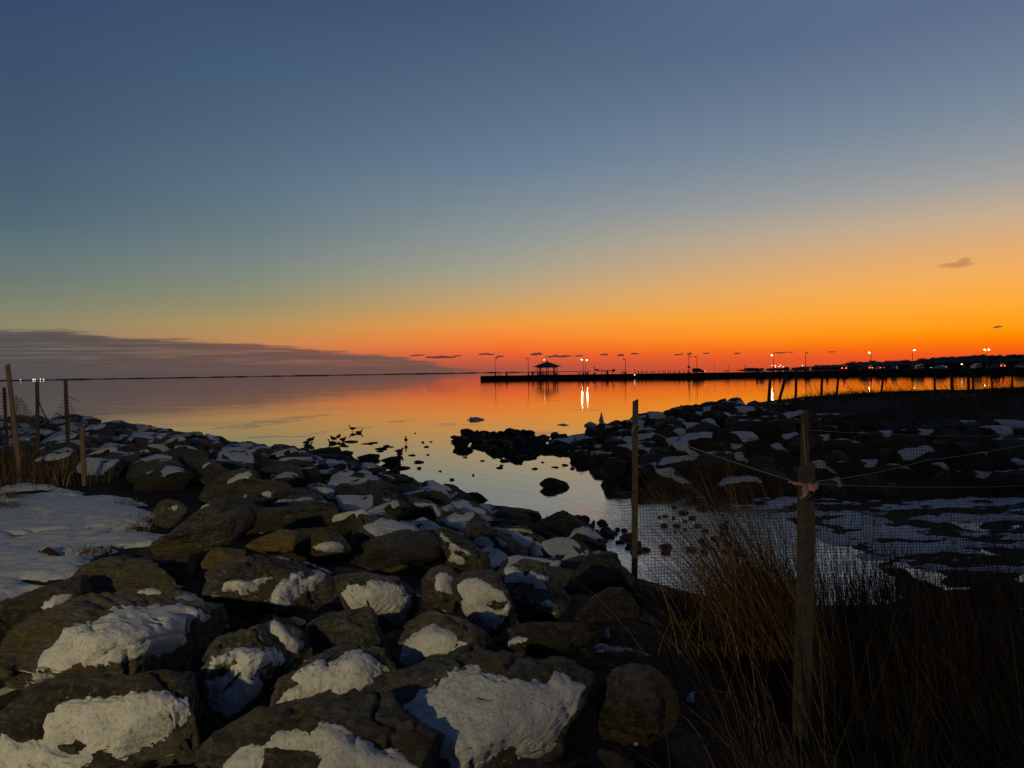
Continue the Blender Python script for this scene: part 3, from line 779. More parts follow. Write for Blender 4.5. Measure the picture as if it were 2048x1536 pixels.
B(23, z3((435, 870), (500, 780), (560, 735), (650, 725), (760, 785), (850, 865), (935, 1020), (925, 1100), (865, 1230), (780, 1265), (650, 1260), (530, 1210), (450, 1110)),
  [z3((440, 840), (500, 790), (600, 765), (700, 800), (760, 850), (830, 870), (880, 950), (900, 1030), (860, 1090), (820, 1170), (780, 1215), (700, 1230), (600, 1210), (500, 1160), (455, 1090), (490, 960), (460, 900))],
  'rock', 'boulder under a tall rounded snow dome with one small bare notch', level=5, th=0.04, holes=[z3((715, 1000), (760, 985), (840, 985), (835, 1020), (790, 1040), (740, 1030))])
B(24, z3((-40, 1400), (0, 1300), (80, 1165), (250, 1050), (350, 1075), (480, 1135), (580, 1225), (660, 1325), (700, 1410), (600, 1430), (450, 1470), (300, 1490), (150, 1540), (20, 1550)),
  [z3((0, 1310), (80, 1240), (170, 1170), (260, 1130), (340, 1170), (430, 1200), (480, 1270), (580, 1300), (650, 1380), (560, 1350), (490, 1370), (400, 1400), (300, 1420), (190, 1440), (140, 1500), (60, 1540), (0, 1520), (-30, 1400))],
  'rock', 'boulder with peaked snow mound half in shade, directly behind the broad snow slab', level=5, th=0.04)
B(25, z6((0, 1100), (30, 1040), (200, 1000), (350, 850), (500, 715), (650, 612), (750, 572), (850, 592), (950, 685), (1100, 700), (1350, 770), (1420, 725), (1560, 770), (1700, 900), (1640, 1020), (1570, 1170), (1500, 1280), (1490, 1440), (1350, 1490), (1150, 1500), (1000, 1540), (850, 1600), (700, 1620), (550, 1500), (400, 1390), (200, 1260)),
  [z6((10, 1100), (80, 1040), (220, 1020), (330, 930), (450, 840), (600, 770), (740, 720), (860, 740), (960, 790), (1090, 830), (1200, 830), (1380, 840), (1390, 760), (1420, 735), (1520, 770), (1640, 840), (1690, 910), (1620, 980), (1570, 1100), (1500, 1220), (1490, 1310), (1440, 1420), (1300, 1470), (1150, 1470), (1100, 1410), (1000, 1450), (900, 1500), (820, 1580), (600, 1540), (450, 1410), (250, 1290), (100, 1190))],
  'rock', 'biggest boulder, low and broad, spread with one smooth blue-white slab of snow', level=6, th=0.04, thick=0.4, nf=9)
B(26, z6((950, 560), (1100, 430), (1300, 378), (1600, 388), (1755, 448), (1810, 560), (1600, 620), (1300, 620), (1100, 610)),
  [z6((955, 560), (1050, 520), (1130, 470), (1200, 430), (1250, 420), (1170, 470), (1230, 490), (1265, 545), (1180, 552), (1080, 575), (1030, 640), (990, 640))], 'rock_jetty', 'dark flat boulder with claw-shaped snow on its left end', level=5, th=0.03)
B(27, z6((990, 610), (1200, 555), (1500, 552), (1700, 582), (1835, 655), (1860, 750), (1500, 770), (1150, 745)), (), 'rock_gold', 'flat brown lichen-crusted boulder behind the broad snow slab', level=4, lift=0.15)
B(28, z7((155, 1080), (195, 950), (275, 850), (400, 815), (560, 835), (690, 950), (730, 1100), (650, 1260), (560, 1340), (350, 1360), (200, 1350), (155, 1200)), (), 'rock_moss', 'bare rounded boulder half hidden by dry grass right of the broad snow slab', level=5)
B(29, z7((330, 1320), (400, 1250), (500, 1250), (560, 1330), (540, 1450), (420, 1500), (340, 1450)), [z7((390, 1290), (430, 1265), (490, 1290), (485, 1350), (470, 1400), (420, 1430), (360, 1390), (385, 1340))], 'rock', 'small low boulder with a lump of yellow-lit snow at the grass edge', level=4, th=0.04, lift=0.12)
B(30, z6((1020, 1590), (1080, 1480), (1250, 1465), (1420, 1475), (1560, 1540), (1600, 1640), (1300, 1700), (1050, 1690)), (), 'rock_jetty', None, level=4)
B(31, z6((1560, 1560), (1640, 1420), (1800, 1385), (1960, 1420), (2060, 1500), (2080, 1640), (1800, 1700), (1580, 1660)), (), 'rock_jetty', None, level=4, lift=0.15)
B(32, z3((1430, 670), (1520, 606), (1620, 596), (1750, 676), (1855, 770), (1880, 860), (1700, 920), (1500, 920), (1370, 880), (1350, 820)), (), 'rock_jetty', None, level=4)
B(33, z3((1390, 1070), (1480, 955), (1650, 875), (1850, 865), (1910, 1000), (1850, 1100), (1650, 1140), (1480, 1130)), (), 'rock_jetty', None, level=4)
B(34, z2((10, 960), (80, 905), (170, 862), (250, 882), (360, 872), (350, 960), (200, 1015), (70, 1030)), (), 'rock_gold', 'small golden lichen rock above the big layered boulder', level=4)
B(35, z2((370, 855), (450, 797), (540, 755), (640, 712), (720, 745), (780, 800), (770, 860), (650, 905), (560, 915), (460, 890)), (), 'rock_gold', 'yellow lichen-covered pointed rock beside the olive boulder', level=4)
B(36, z2((1050, 530), (1090, 420), (1200, 355), (1340, 355), (1500, 375), (1620, 445), (1695, 520), (1660, 600), (1500, 620), (1300, 600), (1150, 580)),
  [z2((1370, 490), (1420, 465), (1520, 468), (1545, 490), (1450, 496)), z2((1180, 350), (1300, 345), (1310, 356), (1200, 362))], 'rock_moss', 'big yellow-green mossy boulder near the top of the bank', level=5, th=0.02)
B(37, z2((590, 455), (680, 396), (800, 386), (930, 426), (1015, 500), (985, 545), (800, 555), (630, 535)),
  [z2((750, 470), (800, 455), (880, 445), (940, 480), (1000, 510), (950, 525), (870, 515), (790, 530)), z2((665, 540), (690, 512), (740, 530), (770, 560), (690, 572))], 'rock', None, level=4)
B(38, z2((140, 480), (200, 386), (330, 346), (500, 316), (650, 316), (745, 360), (650, 430), (610, 485), (470, 530), (300, 530)),
  [z2((470, 500), (500, 455), (540, 425), (630, 415), (620, 450), (560, 480))], 'rock_moss', None, level=4)
B(39, z2((0, 480), (35, 380), (150, 296), (300, 236), (425, 226), (440, 300), (340, 390), (210, 410), (160, 490), (60, 510)),
  [z2((215, 320), (300, 270), (400, 230), (430, 260), (400, 310), (330, 350), (250, 385), (220, 360))], 'rock_moss', None, level=4)
B(40, z1((540, 1180), (700, 955), (900, 872), (1150, 890), (1350, 962), (1450, 1100), (1380, 1190), (1000, 1230), (700, 1260)),
  [z1((1020, 1165), (1130, 1112), (1220, 1095), (1320, 1120), (1335, 1165), (1180, 1175))], 'rock_moss', 'earthy brown mound of rock below the snow flat', level=5, lift=0.12)
B(41, z1((-80, 1230), (100, 1140), (250, 1090), (450, 1035), (650, 1012), (750, 1080), (710, 1160), (560, 1290), (400, 1360), (200, 1430), (0, 1480), (-80, 1400)),
  [z1((280, 1290), (360, 1200), (440, 1150), (560, 1140), (620, 1170), (520, 1250), (480, 1330), (430, 1340), (370, 1300)), z1((180, 1370), (250, 1330), (350, 1320), (330, 1370), (200, 1440))], 'rock_moss', 'mossy boulder with crumbly snow at the left edge, bordering the snow flat', level=5, lift=0.12)
B(42, z1((1240, 510), (1330, 425), (1465, 395), (1490, 500), (1410, 620), (1290, 600)), [z1((1320, 470), (1400, 430), (1450, 410), (1440, 470), (1390, 520), (1370, 480), (1330, 500))], 'rock', None, level=4)
B(43, z1((1360, 650), (1500, 500), (1720, 395), (1810, 480), (1710, 580), (1560, 660), (1400, 710)), [z1((1500, 500), (1580, 440), (1720, 410), (1700, 440), (1600, 490), (1520, 520))], 'rock_moss', None, level=4)
B(44, z1((1210, 840), (1400, 735), (1560, 635), (1800, 515), (1990, 470), (2010, 600), (1890, 750), (1700, 800), (1450, 870)), (), 'rock_moss', None, level=4)
B(45, z1((1050, 910), (1300, 852), (1480, 832), (1570, 900), (1550, 1030), (1460, 1110), (1380, 1020), (1200, 980)), (), 'rock_jetty', None, level=4, lift=0.1)
B(46, z2((380, 700), (450, 630), (620, 560), (780, 540), (1000, 560), (1100, 620), (1050, 720), (850, 720), (650, 730), (480, 760)), [z2((680, 650), (720, 620), (770, 612), (750, 640)), z2((500, 690), (530, 660), (560, 680), (530, 715))], 'rock', None, level=4)
B(47, z2((1060, 600), (1150, 560), (1280, 570), (1420, 600), (1380, 660), (1220, 680), (1100, 690)), [z2((1220, 590), (1260, 570), (1310, 590), (1280, 612))], 'rock', None, level=4, lift=0.15)

# piled boulders further off: a few shapes, turned and scaled, each with its own patch of snow
def boulder_kind(seed, level, thr, mats):
    rg = np.random.default_rng(seed)
    sv, f = ico(level)
    A = rg.normal(size=(3, 3)); Q, _ = np.linalg.qr(A)
    v = np.sign(sv) * np.abs(sv) ** 0.62
    v = v @ Q
    v = facet(v, np.zeros(3), rg, 18, 0.52, 0.86)
    v = v * np.array([1.0, rg.uniform(0.68, 0.9), rg.uniform(0.55, 0.75)])
    tx = rg.uniform(-0.3, 0.3); ty = rg.uniform(-0.35, 0.35)
    R = np.array(Matrix.Rotation(tx, 3, 'X') @ Matrix.Rotation(ty, 3, 'Y')); v = v @ R.T
    nrm = normals(v, f)
    v = v + nrm * (0.05 * fbm(v * 2.1, 3, seed) - 0.06 * np.exp(-(fbm(v * 1.7, 3, seed + 3) / 0.05) ** 2) + 0.035 * fbm(v * 9, 4, seed + 8, 0.65))[:, None]
    nrm = normals(v, f)
    me = smooth(mesh_np('boulder', v, f))
    sn = []
    if thr is not None:
        vs_ = relax(v, f, 10); ns_ = normals(vs_, f)
        s = (ns_ @ np.array([0.15, -0.42, 0.9]) - thr + 0.05) * 0.6 + 0.20 * fbm(v * 2.4, 4, seed + 9, 0.65) + 0.05 * fbm(v * 11, 3, seed + 19)
        r_ = split_snow(v, f, nrm, s, 0.05, seed + 21, 1.6, relax(v, f, 2))
        if r_ is not None:
            for q_ in islands(*r_, 40):
                s_ = smooth(mesh_np('snow_patch', *q_)); s_.materials.append(M['snow']); sn.append(s_)
    return me, sn

def make_kinds(base, thrs, level=4): return [boulder_kind(base + i, level, t, None) for i, t in enumerate(thrs)]
kinds_left = make_kinds(300, [0.80, 0.86, None, 0.92, 0.84, None, 0.95, 0.88, 0.82, None, 0.9, 0.86])
kinds_right = make_kinds(340, [0.82, None, 0.92, 0.86, None, 0.80, 0.95, None, 0.88, None], 4)
def with_mat(kinds, mat):
    out = []
    for me, sn in kinds:
        m2 = me.copy(); m2.materials.clear(); m2.materials.append(M[mat]); out.append((m2, sn))
    return out
KL = {m_: with_mat(kinds_left, m_) for m_ in ('rock', 'rock_moss', 'rock_jetty')}
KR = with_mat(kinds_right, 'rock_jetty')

def put(kind, parent, loc, sc, rz, name='boulder'):
    o = obj(name, kind[0], None, parent, loc, rz); o.scale = sc
    for s_ in (kind[1] or ()): obj('snow_patch', s_, None, o)
    return o

occupied = []
for o in list(COL.objects):
    if o.name.startswith('boulder'):
        bb = [o.matrix_world @ Vector(c) for c in o.bound_box]
        l = o.location
        xs = [o.location.x + c[0] for c in o.bound_box]; ys = [o.location.y + c[1] for c in o.bound_box]
        occupied.append(((min(xs) + max(xs)) / 2, (min(ys) + max(ys)) / 2, (max(xs) - min(xs)) / 2, (max(ys) - min(ys)) / 2))

def scatter(poly, spacing, seed, jitter=0.38):
    rg = np.random.default_rng(seed); poly = np.array(poly, float)
    x0, y0 = poly.min(0); x1, y1 = poly.max(0); pts = []
    j = 0; y = y0
    while y < y1:
        x = x0 + (spacing / 2 if j % 2 else 0)
        while x < x1:
            pts.append((x + rg.uniform(-jitter, jitter) * spacing, y + rg.uniform(-jitter, jitter) * spacing)); x += spacing
        y += spacing * 0.87; j += 1
    pts = np.array(pts)
    return pts[poly_sd(pts, poly) > 0]

REG_L = [(1.9, 12.6), (0.9, 15.3), (-0.6, 18.3), (-2.4, 21.5), (-4.6, 25.5), (-6.7, 28.9), (-9.1, 32.1), (-12.5, 34.6), (-19, 35.5), (-20.5, 30), (-16.5, 22), (-11.5, 16.5), (-8, 13.6), (-4.6, 10.6), (-3.5, 9.0), (-2.0, 7.2), (1.2, 7.4)]
rg = np.random.default_rng(77)
pts = scatter(REG_L, 0.88, 5)
spots = []
for (x, y) in pts:
    if any(abs(x - a) < ax * 0.8 and abs(y - b_) < ay * 0.8 for a, b_, ax, ay in occupied): continue
    g = float(ground([x], [y])[0]); near_water = g < 0.28
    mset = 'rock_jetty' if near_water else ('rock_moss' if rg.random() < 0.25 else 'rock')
    r_ = rg.uniform(0.42, 0.70) * (0.85 if y < 14 else 1.0)
    spots.append((r_ / y, x, y, g, near_water, mset, int(rg.integers(len(kinds_left))), r_, rg.uniform(0.85, 1.1), rg.uniform(0.75, 1.05), rg.uniform(-0.9, 0.9) + (math.pi if rg.random() < 0.25 else 0)))
spots.sort(reverse=True)
heap_r = ([], [], 0); heap_s = ([], [], 0)
low = None
for n_, (q_, x, y, g, near_water, mset, ki, r_, sy_, sz_, rz) in enumerate(spots):
    loc = (x, y, g + r_ * 0.22)
    if n_ < 270:
        k = KL[mset][ki]
        put((k[0], None) if near_water else k, bank, loc, (r_, r_ * sy_, r_ * sz_), rz)
    else:
        if low is None: low = make_kinds(300, [0.80, 0.86, None, 0.92, 0.84, None, 0.95, 0.88, 0.82, None, 0.9, 0.86], 3)
        me, sn = low[ki]
        for me_, hp in [(me, 0)] + [(s_, 1) for s_ in ([] if near_water else sn)]:
            co = np.empty(len(me_.vertices) * 3, np.float32); me_.vertices.foreach_get('co', co); co = co.reshape(-1, 3) * np.array([r_, r_ * sy_, r_ * sz_])
            c_, s_n = math.cos(rz), math.sin(rz)
            co = np.stack([co[:, 0] * c_ - co[:, 1] * s_n, co[:, 0] * s_n + co[:, 1] * c_, co[:, 2]], 1) + np.array(loc)
            fi = np.empty(len(me_.polygons) * 3, np.int32); me_.polygons.foreach_get('vertices', fi); fi = fi.reshape(-1, 3)
            tgt = heap_s if hp else heap_r
            tgt[1].append(fi + sum(len(a) for a in tgt[0])); tgt[0].append(co)
if heap_r[0]:
    h_ = obj('far_boulders', smooth(mesh_np('far_boulders', np.concatenate(heap_r[0]), np.concatenate(heap_r[1]))), M['rock'], bank); h_['kind'] = 'stuff'
    h_ = obj('far_snow', smooth(mesh_np('far_snow', np.concatenate(heap_s[0]), np.concatenate(heap_s[1]))), M['snow'], bank); h_['kind'] = 'stuff'
# small stones wedged between the near boulders
for (x, y) in scatter([(-5.5, 4.0), (-5.6, 7), (-2.6, 8.5), (1.3, 8.0), (1.2, 3.0), (-2.5, 2.6)], 0.62, 9):
    g = float(ground([x], [y])[0]); r_ = rg.uniform(0.2, 0.32)
    put(KL['rock_jetty'][rg.integers(len(kinds_left))] if rg.random() < 0.5 else (KL['rock_jetty'][2][0], None), bank, (x, y, g - 0.06), (r_, r_, r_ * 0.8), rg.uniform(0, 6.28), 'stone')

jetty = thing('rock_jetty', 'dark boulder jetty with scattered snow across the channel, grass on top', 'rock jetty', (0, 0, 0))
REG_R = [(2.7, 33.8), (2.5, 29), (3.0, 25), (3.7, 22.0), (6.2, 20.5), (9, 19.9), (14, 19.2), (24, 18.4), (25, 22.4), (18, 23.0), (13.2, 23.8), (11.0, 25.6), (10.2, 30), (10.0, 35), (6, 39.5), (3.8, 36.5)]
cnt = 0
for (x, y) in scatter(REG_R, 0.98, 15):
    g = float(ground([x], [y])[0]); r_ = rg.uniform(0.44, 0.82)
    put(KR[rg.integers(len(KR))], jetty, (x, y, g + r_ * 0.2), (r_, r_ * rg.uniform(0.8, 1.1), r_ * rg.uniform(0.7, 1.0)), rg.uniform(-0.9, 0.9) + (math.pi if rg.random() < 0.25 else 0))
    cnt += 1
print('right boulders', cnt)
# ------------------------------------------------------------------ shallows: reef, stones, ice
kinds_dark = [(smooth(boulder_kind(400 + i, 3, None, None)[0]), None) for i in range(6)]
for me, _ in kinds_dark: me.materials.append(M['rock_dark'])
reef = thing('rock_reef', 'low black reef of wet rocks standing in the channel mouth', 'reef', (0, 0, 0))
REEF = gpoly([(905, 884), (925, 872), (960, 868), (985, 872), (1010, 866), (1060, 868), (1100, 874), (1160, 884), (1205, 904), (1195, 918), (1150, 906), (1100, 903), (1085, 912), (1050, 916), (1020, 912), (1000, 914), (975, 905), (930, 900), (908, 892)])
rg = np.random.default_rng(5)
for (x, y) in scatter(REEF, 0.8, 3):
    if rg.random() < 0.18: continue
    r_ = rg.uniform(0.2, 0.5)
    put(kinds_dark[rg.integers(6)], reef, (x, y, r_ * rg.uniform(-0.1, 0.45)), (r_ * 1.3, r_ * 1.0, r_ * rg.uniform(0.6, 1.4)), rg.uniform(0, 6.28), 'stone')
# single stones
SG = 'dark stones awash in the channel'
SL = 'small dark stone awash in still water between the two banks'
for (px, py, w, h) in ((700, 884, 36, 7), (735, 888, 26, 6), (745, 886, 24, 5), (688, 893, 20, 6), (762, 898, 26, 6), (772, 893, 16, 8), (783, 894, 12, 4), (846, 886, 6, 3), (852, 894, 12, 6),
        (862, 884, 8, 3), (760, 903, 16, 4), (800, 908, 14, 8), (824, 911, 16, 4), (838, 925, 22, 8), (838, 937, 10, 5), (856, 910, 6, 2), (880, 943, 7, 2), (946, 951, 7, 3), (904, 960, 11, 2), (845, 884, 6, 2),
        (907, 874, 14, 6), (910, 884, 18, 9), (920, 891, 10, 3), (1003, 931, 10, 3), (930, 915, 10, 2), (965, 922, 12, 2), (1000, 936, 16, 8), (1010, 922, 30, 12), (1070, 938, 14, 6), (1110, 935, 16, 5), (1130, 931, 14, 5), (1165, 941, 18, 4),
        (1040, 928, 12, 4), (1085, 925, 9, 4), (1145, 938, 10, 4), (830, 867, 5, 2), (968, 876, 6, 2), (1185, 930, 9, 4)):
    p = on_z(px, py, 0.0); d_ = p[1]
    w_ = w / F * d_ / 2; h_ = max(0.06, h / F * d_ / 2)
    o = obj('stone', kinds_dark[rg.integers(6)][0], None, None, (p[0], p[1], h_ * 0.15), rg.uniform(-0.4, 0.4)); o.scale = (w_ * 1.1, w_ * 0.8, h_ * 1.5)
    o['label'] = SL; o['category'] = 'stone'; o['group'] = SG
p = on_z(1110, 975, 0.0)
o = thing('boulder', 'lone dark flat rock in mid stream left of the wooden stake', 'boulder', (p[0], p[1], 0.0), 0.1, me=kinds_dark[1][0]); o.scale = (0.5, 0.36, 0.50)
# dark boulders at the foot of the bank, half in the water
for i, (px, py, w, h, lab) in enumerate(((655, 898, 70, 28, 'dark wet boulder at the water edge below the resting ducks'), (690, 905, 40, 20, 'rounded black boulder in the shallows just right of the resting ducks'),
        (735, 912, 60, 22, 'long low black boulder awash at the foot of the left bank'), (782, 920, 48, 22, 'blocky dark boulder in the shallows above the bank corner'), (803, 933, 40, 12, 'flat dark boulder awash beside the bank corner'))):
    p = on_z(px, py + h * 0.3, 0.0); d_ = p[1]
    o = thing('boulder', lab, 'boulder', (p[0], p[1], h / F * d_ * 0.15), rg.uniform(-0.3, 0.3), me=kinds_dark[(i + 2) % 6][0]); o.scale = (w / F * d_ / 2, w / F * d_ * 0.4, h / F * d_ * 0.7)
# pebbles where the stream runs over the stones: too many and small to name
rg = np.random.default_rng(8)
PB = [(x, y) for x, y in scatter(gpoly([(1150, 1035), (1215, 1045), (1270, 1060), (1330, 1010), (1400, 1000), (1480, 1030), (1480, 1110), (1420, 1130), (1300, 1110), (1230, 1090), (1170, 1060)]), 0.34, 4) if rg.random() < 0.30]
PB += [(x, y) for x, y in scatter(gpoly([(1135, 1030), (1200, 1040), (1245, 1062), (1285, 1088), (1275, 1112), (1225, 1090), (1170, 1060)]), 0.2, 14) if rg.random() < 0.75]
pv, pf = ico(2); V = []; Fc = []; o_ = 0
for x, y in PB:
    s = rg.uniform(0.03, 0.12) * np.array([rg.uniform(0.8, 1.4), rg.uniform(0.8, 1.2), rg.uniform(0.4, 0.8)])
    w = (pv + 0.25 * fbm(pv * 1.7 + rg.uniform(0, 99), 2, 3)[:, None] * pv) * s + np.array([x, y, 0.02])
    V.append(w); Fc.append(pf + o_); o_ += len(pv)
struct('pebbles', smooth(mesh_np('pebbles', np.concatenate(V), np.concatenate(Fc))), M['rock_dark'], 'dark cobbles strewn across the shallow stream mouth', 'stuff')

# ice and snow lying along the muddy arm and the jetty foot
ice_poly = [(3.4, 21.6), (4.2, 18.5), (5.2, 15.5), (6.0, 13.2), (9, 12.0), (16, 11.4), (26, 11), (26, 17.6), (14, 18.8), (9, 19.4), (6, 20.1)]
struct('ice_crust', sheet('ice_crust', ice_poly, 0.012, 0.05, M['snow'], 31, 0.6, 0.06, holes=-0.06, onground=True, aniso=(0.4, 1.3)), M['snow'], 'broken crust of snow and ice over the muddy arm behind the netting', 'stuff')
struct('ice_shelf', sheet('ice_shelf', gpoly([(1100, 884), (1150, 872), (1190, 868), (1180, 880), (1165, 890), (1175, 905), (1205, 915), (1195, 925), (1160, 912), (1130, 902)]), 0.03, 0.09, M['ice'], 33, 0.25, 0.07, holes=0.3), M['ice'],
       'grey shelf of shore ice between the reef and the jetty', 'stuff')
def ice_lump(px, py, w, h, seed, label, spike=False):
    p = on_z(px, py, 0.0); d_ = p[1]
    sv, f = ico(4); rg_ = np.random.default_rng(seed)
    v = facet(sv, np.zeros(3), rg_, 10, 0.5, 0.9) * np.array([w / F * d_ / 2, w / F * d_ / 3.2, h / F * d_])
    v = v * (1 + 0.35 * fbm(sv * 2.2, 4, seed))[:, None]
    v[:, 2] = np.maximum(v[:, 2], -0.08)
    if spike:
        v[:, 2] += 0.5 * h / F * d_ * np.exp(-((v[:, 0] / (w / F * d_ * 0.13)) ** 2)) * (sv[:, 2] > 0)
    return thing('ice_chunk', label, 'ice', p, me=smooth(mesh_np('ice_chunk', v, f)), mat=M['ice'])
o = ice_lump(950, 840, 36, 6, 61, 'grounded ice floe with a stick, alone in open water')
mb = MB(); mb.tube([(0.18, 0, 0), (0.22, 0, 0.2), (0.20, 0.02, 0.42)], [0.012, 0.01, 0.005], 5); obj('stick', mb.mesh('stick'), M['wood_dark'], o)
ice_lump(1180, 852, 26, 11, 62, 'jagged heaped ice at the tip of the jetty, lower piece on the left')
ice_lump(1203, 847, 13, 16, 63, 'upright spike of ice at the tip of the jetty', True)
ice_lump(1127, 850, 32, 3, 64, 'flat dark ice pan floating left of the jetty tip')

# ice skins far out: dull streaks on the mirror
m, nt, b = newmat('thin water ice'); b.inputs['Base Color'].default_value = (0.045, 0.05, 0.052, 1); b.inputs['Roughness'].default_value = 0.12; b.inputs['IOR'].default_value = 1.31; sheen(nt, b, (0.56, 0.62, 0.70), 0.07, 0.6)
M['thin_ice'] = m
for i, pl in enumerate(([(430, 857), (520, 842), (600, 832), (680, 828), (610, 838), (560, 848), (470, 862)], [(500, 876), (640, 864), (760, 846), (860, 832), (780, 850), (660, 868), (540, 878)],
                        [(820, 851), (900, 847), (1010, 848), (1130, 845), (1040, 853), (900, 853)], [(1080, 820), (1180, 817), (1250, 820), (1160, 823)], [(1020, 868), (1080, 862), (1150, 862), (1110, 868), (1050, 871)])):
    struct('thin_ice', sheet('thin_ice', gpoly(pl), 0.004, 0.004, None, 80 + i, 1.2, 0.22, holes=0.12, aniso=(0.3, 1.3)), M['thin_ice'], ['skin of ice curling out from the left bank', 'thin ice streak behind the standing duck', 'long ice film in mid channel beyond the reef', 'narrow ice film off the jetty', 'small ice film between reef and jetty'][i], 'stuff')

# ------------------------------------------------------------------ ducks
def duck_mesh(pose):
    mb = MB()
    if pose == 'stand':
        sp = [(-0.30, 0, 0.27), (-0.24, 0, 0.26), (-0.12, 0, 0.245), (0.02, 0, 0.24), (0.13, 0, 0.26), (0.185, 0, 0.32), (0.195, 0, 0.39), (0.205, 0, 0.44), (0.235, 0, 0.465), (0.27, 0, 0.462), (0.30, 0, 0.452), (0.335, 0, 0.447)]
        rd = [0.012, 0.045, 0.10, 0.115, 0.085, 0.045, 0.034, 0.042, 0.046, 0.036, 0.017, 0.010]
    elif pose == 'swim':
        sp = [(-0.31, 0, 0.10), (-0.24, 0, 0.08), (-0.12, 0, 0.06), (0.02, 0, 0.055), (0.14, 0, 0.07), (0.19, 0, 0.13), (0.20, 0, 0.19), (0.21, 0, 0.235), (0.24, 0, 0.255), (0.275, 0, 0.25), (0.305, 0, 0.24), (0.34, 0, 0.235)]
        rd = [0.012, 0.05, 0.10, 0.115, 0.088, 0.048, 0.036, 0.042, 0.046, 0.036, 0.017, 0.010]
    else:   # rest, head drawn in
        sp = [(-0.29, 0, 0.10), (-0.22, 0, 0.10), (-0.10, 0, 0.10), (0.03, 0, 0.11), (0.12, 0, 0.14), (0.155, 0, 0.20), (0.16, 0, 0.245), (0.18, 0, 0.265), (0.215, 0, 0.262), (0.245, 0, 0.25), (0.275, 0, 0.245)]
        rd = [0.012, 0.05, 0.105, 0.12, 0.095, 0.058, 0.048, 0.047, 0.036, 0.017, 0.010]
    mb.tube(sp, rd, 12)
    me = mb.mesh('body', True)
    return me
m_duck = plain('dark duck plumage', (0.028, 0.022, 0.017), 0.7, 0, 0.4, 14)
m_beak = plain('duck feet', (0.22, 0.10, 0.03), 0.6)
dm = {p_: duck_mesh(p_) for p_ in ('stand', 'swim', 'rest')}
leg = MB(); leg.tube([(0, 0, 0.16), (0.01, 0, 0.08), (0, 0, 0.01)], [0.014, 0.009, 0.008], 6); leg.box((0.03, 0, 0.008), (0.075, 0.05, 0.012)); leg_me = leg.mesh('leg')
for (px, py, pose, rz, z, lab) in ((705, 863, 'stand', math.pi, 0.0, 'duck standing on thin ice with raised head, farthest out'), (718, 866, 'swim', 0.0, 0.0, 'duck sitting low on the water just right of the standing duck'),
        (812, 887, 'stand', -1.5, 0.0, 'lone upright duck standing in the shallows towards the reef'), (614, 888, 'rest', 0.6, 0.12, 'leftmost duck of the pair resting on the bank edge'),
        (622, 882, 'rest', 0.3, 0.12, 'right-hand duck of the pair resting on the bank edge'), (667, 880, 'rest', 2.9, 0.06, 'leftmost duck of the huddle on the dark boulders'),
        (677, 876, 'rest', 1.2, 0.1, 'rear duck in the middle of the huddle on the dark boulders'), (686, 882, 'rest', -0.3, 0.05, 'right-hand duck of the huddle on the dark boulders'),
        (664, 887, 'swim', 3.0, 0.0, 'duck in front of the huddle, nearest the bank'), (616, 893, 'swim', 0.1, 0.0, 'duck lying flat below the resting pair'), (799, 906, 'rest', -0.2, 0.05, 'duck perched on a stone below the lone upright duck')):
    p = on_z(px, py, z)
    o = thing('duck', lab, 'duck', (p[0], p[1], z), rz, 'ducks at the channel mouth')
    obj('body', dm[pose], m_duck, o)
    o.scale = (0.78,) * 3
    if pose == 'stand':
        for s in (-0.045, 0.045): obj('leg', leg_me, m_beak, o, (0.0, s, 0.0))

# ------------------------------------------------------------------ far shores
def shoreline(name, az0, az1, dist, hfun, mat, label, n=260, thick=120, rows=3, seed=1, kind='structure'):
    V = []; fs = []
    for i in range(n):
        a = az0 + (az1 - az0) * i / (n - 1)
        h = hfun(i / (n - 1), a)
        for (dr, zz) in ((0, -0.5), (2, h * 0.45), (thick * 0.25, h * 0.9), (thick * 0.6, h), (thick, -0.5)):
            V.append(((dist + dr) * math.sin(a), (dist + dr) * math.cos(a), zz))
    for i in range(n - 1):
        for k in range(4): fs.append((i * 5 + k, (i + 1) * 5 + k, (i + 1) * 5 + k + 1, i * 5 + k + 1))
    me = bpy.data.meshes.new(name); me.from_pydata(V, [], fs); me.update()
    return struct(name, me, mat, label, kind)
M['far_land'] = plain('distant dark land', (0.030, 0.026, 0.026), 0.95, 0, 0.2, 0.01)
def hleft(u, a):
    e = float(fbm(np.array([[u * 60, 0, 0]]), 3, 4)[0])
    return 5.2 * (0.75 + 0.5 * e) * min(1, (1 - u) * 6 + 0.25)
shoreline('far_shore', math.radians(-44), math.radians(6), 4200, hleft, M['far_land'], 'thin dark line of far shore along the left horizon')
def hright(u, a):
    e = float(fbm(np.array([[u * 46, 3.3, 0]]), 4, 14, 0.6)[0])
    tbl = [(1478, 1), (1495, 3.5), (1500, 4.5), (1512, 4.0), (1530, 2.5), (1545, 4), (1570, 4.5), (1600, 4.5), (1625, 6), (1632, 8.5), (1640, 7), (1680, 9), (1700, 11), (1750, 13), (1800, 13), (1850, 15), (1900, 17), (1960, 18), (2048, 19), (2400, 20)]
    px = 1024 + F * math.tan(a)
    h = np.interp(px, [t_[0] for t_ in tbl], [t_[1] for t_ in tbl])
    return max(0.3, h * 0.78 * (1 + 0.35 * e))
headland = shoreline('headland', math.atan((1474 - 1024) / F), math.radians(46), 1150, hright, M['far_land'], 'low wooded headland dark against the sunset on the right', 900, 90)
